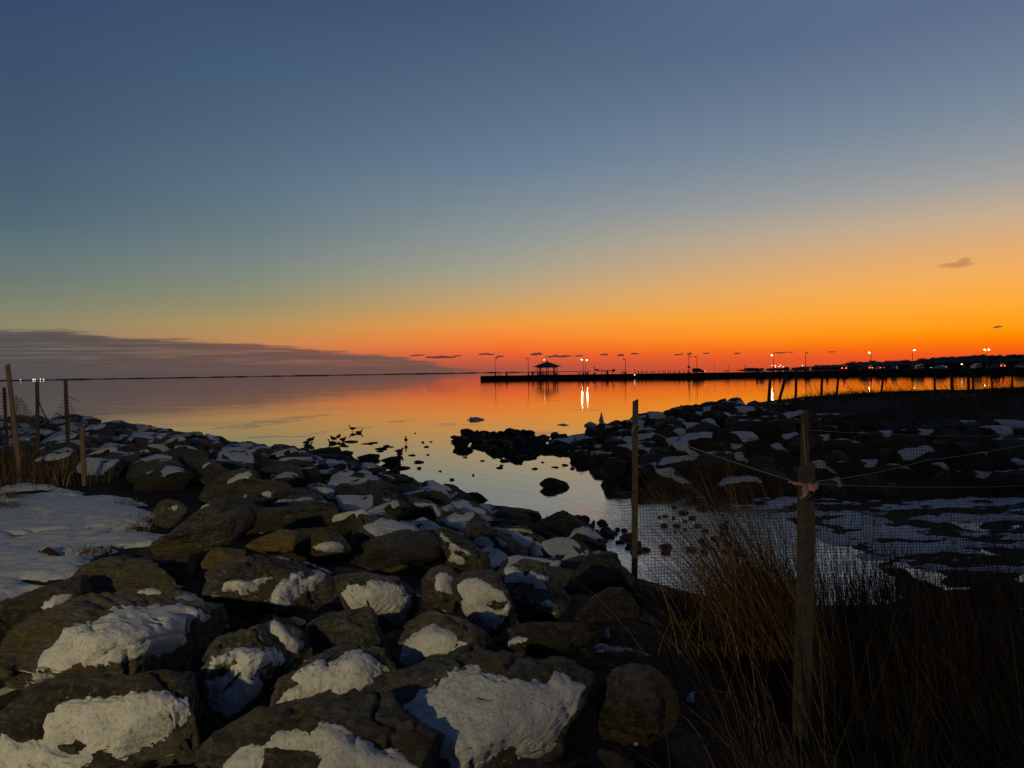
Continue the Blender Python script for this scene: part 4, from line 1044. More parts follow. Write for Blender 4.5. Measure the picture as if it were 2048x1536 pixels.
# bare winter trees along the headland ridge
rg = np.random.default_rng(31)
mb = MB(); tree_meshes = []
for k in range(5):
    r2 = random.Random(k); t_ = MB(); c_ = MB()
    t_.tube([(0, 0, 0), (0.1, 0, 3), (0, 0.1, 6)], [0.3, 0.2, 0.08], 5)
    for j in range(110):
        a = r2.uniform(0, 6.28); h0 = r2.uniform(1.5, 5.5); l = r2.uniform(1.2, 2.8)
        e = (math.cos(a) * l, math.sin(a) * l, h0 + r2.uniform(0.6, 2.2))
        c_.tube([(0, 0, h0), e], [0.09, 0.03], 3, False)
        for q in range(3):
            b_ = r2.uniform(0, 6.28); c_.tube([e, (e[0] + math.cos(b_) * 0.9, e[1] + math.sin(b_) * 0.9, e[2] + r2.uniform(0.2, 1.0))], [0.05, 0.02], 3, False)
    tree_meshes.append((t_.mesh('trunk'), c_.mesh('crown')))
M['bark'] = plain('dark winter bark', (0.03, 0.026, 0.022), 0.95)
for i in range(44):
    px = rg.uniform(1690, 2075); a = math.atan((px - 1024) / F); dd = 1150 + rg.uniform(15, 60)
    h = hright(0.5, a)
    o = thing('winter_tree', 'bare tree in the dark line along the right-hand headland ridge', 'tree', (dd * math.sin(a), dd * math.cos(a), h * 0.8 - 2.6), rg.uniform(0, 6.28), 'trees along the headland')
    s = rg.uniform(0.5, 0.8); o.scale = (s * 2.2, s * 2.2, s)
    k = int(rg.integers(5))
    obj('trunk', tree_meshes[k][0], M['bark'], o); obj('crown', tree_meshes[k][1], M['bark'], o)
# low house on the headland point
p = at(1500, 733, 1180.0)
o = thing('house', 'low flat-topped house on the tip of the headland', 'house', (p[0], p[1], 0.5)); o.scale = (1, 1, 0.42)
mb = MB(); mb.box((0, 0, 3.0), (16, 8, 6)); obj('wall', mb.mesh('wall'), M['far_land'], o)
mb = MB(); mb.add([(-8.6, -4.6, 6), (8.6, -4.6, 6), (8.6, 4.6, 6), (-8.6, 4.6, 6), (-6, 0, 8.2), (6, 0, 8.2)], [(0, 1, 5, 4), (1, 2, 5), (2, 3, 4, 5), (3, 0, 4), (3, 2, 1, 0)]); obj('roof', mb.mesh('roof'), M['shingle'], o)
# lights on the far shores
ball = MB(); ball.lathe([(0.05, -1), (0.7, -0.7), (1, 0), (0.7, 0.7), (0.05, 1)], 8); ball_me = ball.mesh('bulb')
mast = MB(); mast.tube([(0, 0, -1), (0, 0, -6)], 0.15, 5); mast_me = mast.mesh('mast')
def far_light(px, py, d_, r_, group, lab):
    p = at(px, py, d_)
    o = thing('shore_light', lab, 'light', p, 0, group); o.scale = (r_,) * 3
    obj('bulb', ball_me, M['far_light'], o); obj('mast', mast_me, M['metal'], o)
for px, py in ((66, 758.5), (70, 758.8), (81, 758.2), (87, 758.5), (41, 759)):
    far_light(px, py, 4150, 1.5, 'lights on the far left shore', 'tiny white light in the cluster low on the left horizon')
for px, py in ((1544, 731), (1550, 731), (1561, 730.5), (1551, 733.5), (1558, 733), (1566, 733.5), (1605, 731), (1646, 735), (1646, 731.5), (1700, 731), (1856, 726.5), (1900, 726), (1962, 724), (2033, 726), (1984, 727), (2010, 722), (1893, 725)):
    far_light(px, py, 1140, 0.42, 'lights along the headland', 'tiny white light along the foot of the wooded headland')

# ------------------------------------------------------------------ pier
E0 = on_z(962, 760.2, 0.0); E1 = on_z(2048, 746.8, 0.0)
pdir = (E1 - E0)[:2]; pdir = pdir / np.linalg.norm(pdir); pnor = np.array([-pdir[1], pdir[0]])
if pnor[1] < 0: pnor = -pnor
PANG = math.atan2(pdir[1], pdir[0])
DECK = 1.75
def pier_xy(px, off):
    """spot on the deck seen at column px, off metres behind the front edge"""
    hy = 743.7 - 0.0161 * (px - 1024)
    r = ray(px, hy); d = np.array([r[0], r[1]])
    o = E0[:2] + pnor * off
    A = np.array([[d[0], -pdir[0]], [d[1], -pdir[1]]])
    t, s = np.linalg.solve(A, o - CAM[:2])
    q = CAM[:2] + d * t
    return np.array([q[0], q[1], DECK]), t
L_end = E0[:2]; Rr = E0[:2] + pdir * 520
def quadbox(a, b, w0, w1, z0, z1):
    p = [a + pnor * w0, b + pnor * w0, b + pnor * w1, a + pnor * w1]
    return [(q[0], q[1], z0) for q in p] + [(q[0], q[1], z1) for q in p], [(3, 2, 1, 0), (4, 5, 6, 7), (0, 1, 5, 4), (1, 2, 6, 5), (2, 3, 7, 6), (3, 0, 4, 7)]
pier = thing('pier', 'long flat pier of dark timber bulkhead stretching across the bay', 'pier', (0, 0, 0))
mb = MB(); mb.add(*quadbox(L_end, Rr, 0, 30, -1.5, DECK - 0.12)); obj('bulkhead', mb.mesh('bulkhead'), M['bulkhead'], pier)
mb = MB(); mb.add(*quadbox(L_end - pdir * 0.15, Rr, -0.15, 30.15, DECK - 0.118, DECK)); obj('deck', mb.mesh('deck'), M['asphalt'], pier)
mb = MB(); mb.add(*quadbox(L_end - pdir * 0.1, Rr, -0.35, 0.45, DECK + 0.003, DECK + 0.16)); obj('cap_rail', mb.mesh('cap_rail'), M['bulkhead'], pier)
pile = MB(); pile.lathe([(0.17, -1.8), (0.17, 1.2), (0.15, 1.35)], 7); pile_me = pile.mesh('pile')
for i in range(150):
    q = L_end + pdir * (i * 2.4) - pnor * 0.28
    obj('pile', pile_me, M['bulkhead'], pier, (q[0], q[1], 0.1))
mb = MB(); mb.add(*quadbox(L_end, Rr, -0.12, -0.02, 0.55, 0.85)); obj('waler', mb.mesh('waler'), M['bulkhead'], pier)

# gazebo
def lathe_n(prof, n, rot=0.0):
    vs = []; fs = []
    for r_, z in prof:
        for k in range(n):
            w = 2 * math.pi * k / n + rot; vs.append((r_ * math.cos(w), r_ * math.sin(w), z))
    for i in range(len(prof) - 1):
        for k in range(n): fs.append((i * n + k, i * n + (k + 1) % n, (i + 1) * n + (k + 1) % n, (i + 1) * n + k))
    fs.append(tuple(range(n - 1, -1, -1))); fs.append(tuple(range((len(prof) - 1) * n, len(prof) * n)))
    return MB().add(vs, fs)
q, dg = pier_xy(1094.5, 12)
gz = thing('gazebo', 'octagonal gazebo with dark hipped roof near the end of the pier', 'gazebo', q, PANG)
sc = dg / F
RW = 28.6 * sc; eave = 17.0 * sc; apex = 27.6 * sc
obj('roof', lathe_n([(RW, eave - 0.12), (RW, eave + 0.05), (RW * 0.5, eave + (apex - eave) * 0.52), (0.5, apex - 0.25), (0.3, apex - 0.05)], 8, 0.39).mesh('roof'), M['shingle'], gz)
rfo = gz.children[0]
mb = MB(); mb.lathe([(0.32, apex - 0.1), (0.3, apex + 0.25), (0.08, apex + 0.45), (0.05, apex + 0.9)], 8); obj('finial', mb.mesh('finial'), M['metal'], rfo)
mb = MB(); mb.add(*[(lambda m_: (m_.v, m_.f))(lathe_n([(RW * 0.72, eave - 0.45), (RW * 0.72, eave - 0.13)], 8, 0.39))][0]); obj('eave_beam', mb.mesh('eave_beam'), M['wood_dark'], gz)
col = MB(); col.box((0, 0, eave / 2 - 0.2), (0.32, 0.32, eave - 0.4)); col.box((0, 0, 0.12), (0.5, 0.5, 0.24)); col.box((0, 0, eave - 0.55), (0.46, 0.46, 0.12)); col_me = col.mesh('column')
for k in range(8):
    w = 2 * math.pi * k / 8 + 0.39; obj('column', col_me, M['wood_dark'], gz, (math.cos(w) * RW * 0.69, math.sin(w) * RW * 0.69, 0), w)
fl = lathe_n([(RW * 0.80, 0.004), (RW * 0.80, 0.18)], 8, 0.39); obj('floor', fl.mesh('floor'), M['concrete'], gz)
for k in range(8):
    if k == 6: continue
    w0 = 2 * math.pi * k / 8 + 0.39; w1 = w0 + math.pi / 4
    a = Vector((math.cos(w0), math.sin(w0), 0)) * RW * 0.66; b_ = Vector((math.cos(w1), math.sin(w1), 0)) * RW * 0.66
    mb = MB()
    for z in (0.3, 1.05): mb.tube([a + Vector((0, 0, z)), b_ + Vector((0, 0, z))], 0.05, 4)
    for j in range(1, 14):
        c_ = a.lerp(b_, j / 14); mb.tube([c_ + Vector((0, 0, 0.3)), c_ + Vector((0, 0, 1.05))], 0.03, 4)
    obj('railing', mb.mesh('railing'), M['wood_dark'], gz)
mb = MB()
for s in (-1, 1):
    x0 = s * RW * 0.98
    mb.tube([(s * RW * 0.72, -2.4, 0.95), (x0, -2.4, 0.95)], 0.05, 4); mb.tube([(s * RW * 0.72, -2.4, 0.45), (x0, -2.4, 0.45)], 0.04, 4)
    for j in range(4): xx = s * RW * (0.72 + 0.26 * j / 3); mb.tube([(xx, -2.4, 0), (xx, -2.4, 0.95)], 0.05, 4)
obj('ramp_rail', mb.mesh('ramp_rail'), M['metal'], gz)

# lamp posts
def lamp_post(px, top_py, off, side, lit, label, sign=False, double=False, dim=False):
    q, d_ = pier_xy(px, off)
    H = float(at(px, top_py, d_)[2]) - DECK
    o = thing('lamp_post', label, 'lamp post', q, PANG, 'lamp posts along the pier')
    mb = MB(); mb.tube([(0, 0, 0), (0, 0, H * 0.5), (0, 0, H)], [0.13, 0.11, 0.09], 8); obj('pole', mb.mesh('pole'), M['metal'], o)
    mb = MB(); mb.lathe([(0.36, 0.0), (0.38, 0.6), (0.28, 1.1), (0.14, 1.25)], 10); obj('base', mb.mesh('base'), M['metal'], o)
    for s in ((-1, 1) if double else (side,)):
        mb = MB(); mb.tube([(0, 0, H - 0.5), (s * 0.35, 0, H - 0.38), (s * 0.6, 0, H - 0.45)], 0.05, 6); obj('arm', mb.mesh('arm'), M['metal'], o)
        mb = MB(); mb.lathe([(0.08, 0.22), (0.2, 0.16), (0.34, 0.0), (0.34, -0.04)], 10, (s * 0.68, 0, H - 0.5)); hd = obj('lamp_head', mb.mesh('lamp_head'), M['metal'], o)
        mb = MB(); mb.lathe([(0.06, -0.34), (0.24, -0.28), (0.33, -0.1), (0.30, -0.045)], 10, (s * 0.68, 0, H - 0.5)); obj('globe', mb.mesh('globe'), (M['lamp_dim'] if dim else M['lamp_lit']) if lit else M['lamp_off'], hd)
        if lit and not dim:
            ld = bpy.data.lights.new('lamp_light', 'POINT'); ld.energy = 380; ld.color = (1.0, 0.82, 0.5); ld.shadow_soft_size = 0.3
            lo = bpy.data.objects.new('lamp_light', ld); COL.objects.link(lo); lo.parent = o; lo.location = (s * 0.68, 0, H - 0.95)
    if sign:
        mb = MB(); mb.lathe([(0.02, -0.03), (0.55, -0.03), (0.55, 0.03), (0.02, 0.03)], 14)
        so_ = obj('sign_disc', mb.mesh('sign_disc'), M['metal'], o, (0, -0.16, H * 0.34)); so_.rotation_euler = (math.pi / 2, 0, 0)
    return o
lamp_post(990.5, 714.5, 4, 1, False, 'unlit lamp post nearest the open end of the pier')
lamp_post(1056.7, 714.5, 4, -1, False, 'unlit lamp post just left of the gazebo')
lamp_post(1085.7, 717.0, 26, 1, True, 'lit lamp post rising behind the gazebo roof', dim=True)
lamp_post(1166.6, 716.0, 4, -1, True, 'left one of the two bright lamp posts right of the gazebo')
lamp_post(1171.4, 717.5, 22, 1, True, 'right one of the two bright lamp posts right of the gazebo')
lamp_post(1251.2, 716.0, 4, -1, False, 'unlit lamp post between the sign frame and the bollard row')
lamp_post(1377.8, 710.0, 4, 1, False, 'unlit lamp post with a round sign at the right end of the bollards', sign=True)
lamp_post(1393.9, 711.0, 10, -1, False, 'unlit lamp post above the dark parked car')
lamp_post(1547.4, 707.0, 18, -1, True, 'lit lamp post right of the leftmost pale car')
lamp_post(1611.5, 703.0, 6, 1, False, 'unlit lamp post in the middle of the parked cars')
lamp_post(1742.2, 701.5, 18, -1, True, 'lit lamp post between the two cars with red lights')
lamp_post(1825.0, 697.0, 6, 1, True, 'lit lamp post beside the pale sport utility car')
lamp_post(1973.8, 695.5, 16, 1, True, 'double lit lamp post near the right edge', double=True)
lamp_post(1927.5, 725.0, 24, -1, True, 'short lit lamp post right of the two walkers', dim=True)

# bins, benches, bollards, small signs
bin_mb = MB(); bin_mb.lathe([(0.30, 0.0), (0.36, 0.5), (0.36, 0.9), (0.33, 1.0), (0.2, 1.15)], 10); bin_me = bin_mb.mesh('drum')
lid = MB(); lid.lathe([(0.37, 0.96), (0.39, 1.02), (0.26, 1.2), (0.06, 1.26)], 10); lid_me = lid.mesh('lid')
for px, off, s, lab in ((1013.3, 3, 1.15, 'dark litter bin near the open end of the pier'), (1064.8, 3, 1.1, 'dark litter bin at the left foot of the gazebo'), (1175.4, 3, 1.0, 'dark litter bin under the two bright lamps'),
        (1215, 4, 1.2, 'dark litter bin under the sign frame'), (1514.2, 3, 1.35, 'tall dark litter bin left of the leftmost pale car'), (1559.5, 3, 1.1, 'dark litter bin between lit lamp and dark van'), (1654.3, 3, 1.4, 'broad dark litter bin alone between parked cars'),
        (1771.6, 3, 1.4, 'dark litter bin right of the red-lit car'), (1824.6, 2.5, 1.4, 'dark litter bin against the lamp by the pale sport utility car')):
    q, d_ = pier_xy(px, off); o = thing('litter_bin', lab, 'bin', q, 0, 'litter bins on the pier'); o.scale = (s, s, s * 1.05)
    obj('drum', bin_me, M['bin'], o); obj('lid', lid_me, M['bin'], o)
def bench(px, off, rz, lab, picnic=False):
    q, d_ = pier_xy(px, off); o = thing('picnic_table' if picnic else 'bench', lab, 'table' if picnic else 'bench', q, PANG + rz)
    if picnic:
        mb = MB(); mb.box((0, 0, 0.76), (1.8, 0.75, 0.05)); obj('table_top', mb.mesh('table_top'), M['wood_dark'], o)
        for s in (-1, 1):
            mb = MB(); mb.box((0, s * 0.7, 0.45), (1.8, 0.28, 0.05)); obj('seat', mb.mesh('seat'), M['wood_dark'], o)
            mb = MB(); mb.tube([(s * 0.65, -0.72, 0), (s * 0.65, -0.2, 0.74)], 0.05, 4); mb.tube([(s * 0.65, 0.72, 0), (s * 0.65, 0.2, 0.74)], 0.05, 4); mb.tube([(s * 0.65, -0.8, 0.4), (s * 0.65, 0.8, 0.4)], 0.045, 4); obj('leg_frame', mb.mesh('leg_frame'), M['wood_dark'], o)
    else:
        mb = MB(); mb.box((0, 0, 0.45), (1.7, 0.42, 0.05)); obj('seat', mb.mesh('seat'), M['wood_dark'], o)
        mb = MB(); mb.box((0, 0.22, 0.75), (1.7, 0.05, 0.34)); obj('backrest', mb.mesh('backrest'), M['wood_dark'], o)
        for s in (-1, 1):
            mb = MB(); mb.box((s * 0.7, 0, 0.21), (0.07, 0.4, 0.42)); mb.tube([(s * 0.7, 0.2, 0.42), (s * 0.7, 0.25, 0.9)], 0.035, 4); obj('leg', mb.mesh('leg'), M['metal'], o)
bench(998.5, 3, 0, 'picnic table near the open end of the pier', True)
bench(1158.5, 3, 0.1, 'bench left of the two bright lamps')
bench(1245.5, 3, 0.0, 'bench left of the lone unlit lamp')
bench(1453, 8, 0.0, 'small bench in the empty stretch right of the dark car')
bench(1593, 3, 0.0, 'picnic table between the dark van and the middle lamp', True)
bench(1817, 3, 0.2, 'bench left of the pale sport utility car')
bench(1924, 5, 0.2, 'bench beneath the short lit lamp')
bo = MB(); bo.lathe([(0.15, 0.0), (0.15, 0.85), (0.11, 0.95)], 8); bo_me = bo.mesh('bollard'); bo_me.materials.append(M['bulkhead'])
for i, zx in enumerate((380, 393, 428, 447, 485, 512, 548, 580, 615, 655, 685, 730, 757, 795, 823, 867, 893, 938, 953, 1008, 1052)):
    q, d_ = pier_xy(1220 + zx / 6.827, 2 if i % 2 else 9)
    o = thing('bollard', 'wooden bollard in the long row along the pier between two unlit lamps', 'bollard', q, 0, 'bollards along the pier', bo_me); o.scale = (1, 1, 1.15 + 0.25 * ((i * 7) % 5) / 5)
# sign frame
q, d_ = pier_xy(1211, 2); o = thing('sign_frame', 'low timber frame carrying sign boards right of the lit lamps', 'sign', q, PANG)
s_ = d_ / F
for dx, h in ((-7.4, 8.6), (0, 8.6), (14, 9.2)):
    mb = MB(); mb.box((dx * s_, 0, h * s_ / 2), (0.28, 0.28, h * s_)); obj('post', mb.mesh('post'), M['bulkhead'], o)
mb = MB(); mb.box((-1.0 * s_, -0.2, 7.9 * s_), (33 * s_, 0.14, 0.3)); obj('beam', mb.mesh('beam'), M['bulkhead'], o)
mb = MB(); mb.box((-17.5 * s_, -0.35, 9.4 * s_), (7.5 * s_, 0.1, 0.65)); obj('board', mb.mesh('board'), M['metal'], o)
mb = MB(); mb.lathe([(0.02, -0.05), (0.62, -0.05), (0.62, 0.05), (0.02, 0.05)], 14); b2 = obj('board', mb.mesh('board'), M['metal'], o, (17.2 * s_, -0.35, 8.0 * s_)); b2.rotation_euler = (math.pi / 2, 0, 0)
q, d_ = pier_xy(1189, 2); o = thing('wrapped_post', 'leaning dark wrapped post with flared top at the left end of sign frame', 'post', q, PANG)
mb = MB(); mb.tube([(-0.5, 0, 0), (0.15, 0, 0.6), (0.42, 0, 1.3), (0.15, 0, 2.0), (-0.12, 0, 2.7), (-0.05, 0, 3.1)], [0.32, 0.36, 0.34, 0.22, 0.1, 0.08], 8); obj('wrap', mb.mesh('wrap', True), M['bin'], o)
mb = MB(); mb.tube([(-0.3, 0, 3.0), (-0.05, 0, 3.15), (0.35, 0, 3.35)], [0.08, 0.24, 0.05], 7); obj('cap', mb.mesh('cap', True), M['bin'], o)
for px, ty, off, lab in ((1429, 730, 14, 'thin pole left of the small bench on the empty stretch'), (1457.7, 730, 14, 'thin pole right beside the small bench on the empty stretch'), (1489, 730, 14, 'thin pole nearest the leftmost pale car'), (1247.8, 738, 8, 'short thin pole beside the bench left of the lone lamp')):
    q, d_ = pier_xy(px, off); H = float(at(px, ty, d_)[2]) - DECK
    o = thing('pole', lab, 'pole', q, 0, 'thin poles on the pier')
    mb = MB(); mb.tube([(0, 0, 0), (0, 0, H)], [0.06, 0.04], 6); obj('shaft', mb.mesh('shaft'), M['metal'], o)
    mb = MB(); mb.box((0, -0.06, H - 0.3), (0.35, 0.04, 0.4)); obj('tag', mb.mesh('tag'), M['metal'], o)

# cars
def car_mesh(kind):
    if kind == 'suv':
        st = [(-2.2, 0.55, 0.95), (-2.15, 0.42, 1.72), (-1.5, 0.30, 1.78), (-0.2, 0.30, 1.78), (0.55, 0.30, 1.66), (1.15, 0.30, 1.12), (1.9, 0.35, 1.02), (2.2, 0.45, 0.85)]
    else:
        st = [(-2.25, 0.5, 0.9), (-2.2, 0.35, 1.02), (-1.5, 0.28, 1.08), (-0.8, 0.28, 1.42), (0.2, 0.28, 1.44), (1.0, 0.28, 1.02), (1.95, 0.32, 0.92), (2.25, 0.42, 0.76)]
    vs = []; fs = []; n = 8
    for x, z0, z1 in st:
        w = 0.9 - 0.12 * (abs(x) / 2.25) ** 3; belt = min(z1, 1.0); tw = w * (0.80 if z1 > 1.2 else 0.94)
        for y, z in ((-w * 0.92, z0), (-w, z0 + 0.2), (-w, belt * 0.97), (-tw, z1 - 0.03), (tw, z1 - 0.03), (w, belt * 0.97), (w, z0 + 0.2), (w * 0.92, z0)): vs.append((x, y, z))
    for i in range(len(st) - 1):
        for k in range(n): fs.append((i * n + k, (i + 1) * n + k, (i + 1) * n + (k + 1) % n, i * n + (k + 1) % n))
    fs.append(tuple(range(n))); fs.append(tuple(range((len(st) - 1) * n + n - 1, (len(st) - 1) * n - 1, -1)))
    body = MB().add(vs, fs).mesh('body', False)
    win = []
    if kind == 'suv':
        win += [[(-2.19, -0.62, 1.08), (-2.19, 0.62, 1.08), (-2.165, 0.55, 1.58), (-2.165, -0.55, 1.58)], [(0.66, -0.62, 1.62), (0.66, 0.62, 1.62), (1.16, 0.76, 1.16), (1.16, -0.76, 1.16)]]
        for s in (-1, 1): win.append([(-1.9, s * 0.885, 1.06), (0.85, s * 0.885, 1.06), (0.42, s * 0.775, 1.58), (-1.8, s * 0.775, 1.62)])
    else:
        win += [[(-1.42, -0.74, 1.13), (-1.42, 0.74, 1.13), (-0.86, 0.62, 1.42), (-0.86, -0.62, 1.42)], [(0.28, -0.62, 1.425), (0.28, 0.62, 1.425), (0.98, 0.76, 1.06), (0.98, -0.76, 1.06)]]
        for s in (-1, 1): win.append([(-1.2, s * 0.885, 1.0), (0.85, s * 0.885, 1.0), (0.2, s * 0.77, 1.36), (-0.75, s * 0.77, 1.36)])
    wm = []
    for k, q in enumerate(win):
        # thick panes, pushed out a little from the body
        c_ = np.mean(q, 0); out = np.array([c_[0] * 0.3 if k < 2 else 0, c_[1], 0.3 if k < 2 else 0.0]); out = out / np.linalg.norm(out) * 0.02
        a = [tuple(np.array(p) + out) for p in q]; b_ = [tuple(np.array(p) - out * 2) for p in q]
        wm.append(MB().add(a + b_, [(0, 1, 2, 3), (7, 6, 5, 4), (0, 4, 5, 1), (1, 5, 6, 2), (2, 6, 7, 3), (3, 7, 4, 0)]).mesh('window'))
    return body, wm
CARM = {k: car_mesh(k) for k in ('suv', 'sedan')}
wh = MB(); wh.lathe([(0.2, -0.11), (0.34, -0.10), (0.35, 0.0), (0.34, 0.10), (0.2, 0.11)], 14); ty_me = wh.mesh('tyre')
rm = MB(); rm.lathe([(0.05, -0.125), (0.2, -0.12), (0.2, 0.12), (0.05, 0.125)], 10); rim_me = rm.mesh('rim')
lt = MB(); lt.box((0, 0, 0), (0.08, 0.34, 0.2)); light_me = lt.mesh('lamp')
bm_ = MB(); bm_.box((0, 0, 0), (0.16, 1.66, 0.2)); bump_me = bm_.mesh('bumper')
pl_ = MB(); pl_.box((0, 0, 0), (0.03, 0.5, 0.13)); plate_me = pl_.mesh('plate')
PAINT = {'white': plain('white car paint', (0.62, 0.62, 0.58), 0.25, 0, 0.05), 'silver': plain('silver car paint', (0.34, 0.34, 0.33), 0.3, 0.5, 0.05), 'black': plain('black car paint', (0.012, 0.012, 0.014), 0.2, 0, 0.05), 'grey': plain('grey car paint', (0.14, 0.145, 0.15), 0.3, 0.4, 0.05), 'red': plain('red car paint', (0.22, 0.03, 0.02), 0.3, 0, 0.05)}
def car(px, off, kind, paint, rz, lab, tail=False, head=False, s=1.15):
    q, d_ = pier_xy(px, off)
    o = thing('parked_car', lab, 'car', (q[0], q[1], DECK + 0.004), PANG + rz, 'cars parked on the pier'); o.scale = (s,) * 3
    body, wins = CARM[kind]
    bo_ = body.copy(); bo_.materials.clear(); bo_.materials.append(PAINT[paint]); obj('body', bo_, None, o)
    for w_ in wins: obj('window', w_, M['glass'], o)
    for x in (-1.4, 1.4):
        for y in (-0.8, 0.8):
            w_ = obj('wheel', ty_me, M['tyre'], o, (x, y, 0.35)); w_.rotation_euler = (math.pi / 2, 0, 0)
            obj('rim', rim_me, M['rim'], w_)
    zt = 1.0 if kind == 'suv' else 0.86
    for s2 in (-1, 1):
        t_ = light_me.copy(); t_.materials.append(M['tail'] if tail else M['tail_off']); obj('tail_light', t_, None, o, (-2.2, s2 * 0.62, zt))
        h_ = light_me.copy(); h_.materials.append(M['head'] if head else M['head_off']); obj('headlight', h_, None, o, (2.18, s2 * 0.6, 0.72))
    obj('bumper', bump_me, M['bin'], o, (-2.22, 0, 0.5)); obj('bumper', bump_me, M['bin'], o, (2.2, 0, 0.48)); obj('plate', plate_me, M['rim'], o, (-2.26, 0, 0.78))
R90 = math.pi / 2
car(1397, 4, 'suv', 'black', 0.1, 'black car seen side on with one lit headlight, right of the bollards', head=True)
car(1524.7, 6, 'sedan', 'silver', R90 - 0.15, 'leftmost pale car of the parked row, seen from behind')
car(1576.3, 6, 'suv', 'black', R90 - 0.25, 'tall black van next to the first lit lamp of the car park')
car(1615.5, 6, 'sedan', 'grey', R90 - 0.15, 'grey car directly under the unlit middle lamp')
car(1688.7, 6, 'suv', 'black', R90 - 0.1, 'dark car with a light at each rear corner', tail=True)
car(1731, 7, 'suv', 'grey', R90 + 0.75, 'grey car with a glowing red rear, left of the lit lamp', tail=True)
car(1759.8, 6, 'sedan', 'red', R90 + 0.25, 'car glowing red with brake lights on, right of the lit lamp', tail=True, head=True)
car(1788.6, 6, 'sedan', 'grey', R90 - 0.2, 'dull green-grey car between the red-lit car and the pale one')
car(1837, 6, 'suv', 'silver', R90 + 0.3, 'pale sport utility car beside a lit lamp post')
car(1878, 7, 'sedan', 'silver', R90 + 1.0, 'pale low car with lit front lamps left of the walkers', head=True)
car(1952, 6, 'suv', 'white', R90 + 0.2, 'boxy pale car right of the two walkers')
car(1995, 7, 'suv', 'black', R90 + 0.5, 'big dark car with tail lights under the double lamp', tail=True)
car(2046, 7, 'suv', 'white', R90 + 0.9, 'white car cut off by the right edge')

# people on the pier
def person(px, off, rz, lab, shirt, stride=0.22):
    q, d_ = pier_xy(px, off); o = thing('person', lab, 'person', (q[0], q[1], DECK + 0.004), PANG + rz, 'people on the pier')
    V_ = [(0, 0, 0.95), (0, 0, 1.2), (0, 0, 1.42), (0, 0, 1.52), (0.01, 0, 1.66), (0.01, 0, 1.74), (0, -0.19, 1.40), (0.05, -0.25, 1.13), (0.12, -0.24, 0.9), (0, 0.19, 1.40), (-0.05, 0.25, 1.13), (0.02, 0.24, 0.9),
          (stride * 0.4, -0.09, 0.52), (stride, -0.1, 0.09), (stride + 0.15, -0.1, 0.05), (-stride * 0.2, 0.09, 0.52), (-stride, 0.1, 0.10), (-stride + 0.14, 0.1, 0.05), (0, -0.09, 0.9), (0, 0.09, 0.9)]
    E_ = [(0, 1), (1, 2), (2, 3), (3, 4), (4, 5), (2, 6), (6, 7), (7, 8), (2, 9), (9, 10), (10, 11), (0, 18), (18, 12), (12, 13), (13, 14), (0, 19), (19, 15), (15, 16), (16, 17)]
    R_ = [0.16, 0.17, 0.17, 0.06, 0.10, 0.09, 0.08, 0.055, 0.045, 0.08, 0.055, 0.045, 0.075, 0.05, 0.045, 0.075, 0.05, 0.045, 0.1, 0.1]
    me = bpy.data.meshes.new('body'); me.from_pydata(V_, E_, []); me.update()
    b_ = obj('body', me, shirt, o)
    md = b_.modifiers.new('skin', 'SKIN')
    sk = me.skin_vertices[0].data if me.skin_vertices else None
    if sk is None:
        bmx = bmesh.new(); bmx.from_mesh(me); bmx.verts.layers.skin.verify(); bmx.to_mesh(me); bmx.free(); sk = me.skin_vertices[0].data
    for i, r_ in enumerate(R_): sk[i].radius = (r_, r_)
    sk[0].use_root = True
    ss = b_.modifiers.new('sub', 'SUBSURF'); ss.levels = 1; ss.render_levels = 1
    h_ = MB(); h_.lathe([(0.03, -0.02), (0.11, 0.02), (0.12, 0.08), (0.08, 0.15), (0.02, 0.17)], 10, (-0.01, 0, 1.70)); obj('hair', h_.mesh('hair', True), M['bin'], o)
    return o
cloth = plain('dark winter clothing', (0.02, 0.02, 0.025), 0.9)
person(1907.4, 6, R90 + 0.4, 'left one of two dark-clad walkers between parked cars', cloth)
person(1911.2, 6, R90 - 0.3, 'right one of two dark-clad walkers between parked cars', cloth, 0.15)
person(1269.5, 4, 0.3, 'person in dark clothes at the left end of the bollard row', cloth, 0.08)
q, d_ = pier_xy(1268.8, 0.0); o = thing('lantern', 'small white light on the pier edge left of the bollards', 'lantern', (q[0], q[1] - 0.5, DECK - 0.35)); o.scale = (0.14,) * 3
obj('bulb', ball_me, M['far_light'], o); mb = MB(); mb.box((0, 1.2, 0), (0.5, 1.2, 0.3)); obj('bracket', mb.mesh('bracket'), M['metal'], o)

# ------------------------------------------------------------------ small clouds low over the bay, some kilometres out
m, nt, b = newmat('dusk cloud'); N = nt.nodes; L = nt.links
df = N.new('ShaderNodeBsdfDiffuse'); df.inputs[0].default_value = (0.9, 0.84, 0.82, 1)
tl = N.new('ShaderNodeBsdfTranslucent'); tl.inputs[0].default_value = (0.9, 0.84, 0.82, 1)
mxs = N.new('ShaderNodeMixShader'); mxs.inputs[0].default_value = 0.62; L.new(df.outputs[0], mxs.inputs[1]); L.new(tl.outputs[0], mxs.inputs[2])
tr = N.new('ShaderNodeBsdfTransparent'); mx2 = N.new('ShaderNodeMixShader'); mx2.inputs[0].default_value = 0.36; L.new(mxs.outputs[0], mx2.inputs[1]); L.new(tr.outputs[0], mx2.inputs[2])
L.new(mx2.outputs[0], N['Material Output'].inputs[0])
M['cloud'] = m
CG = 'small clouds low over the pier'; CL_ = 'small dark flat cloud in the row low above the pier'
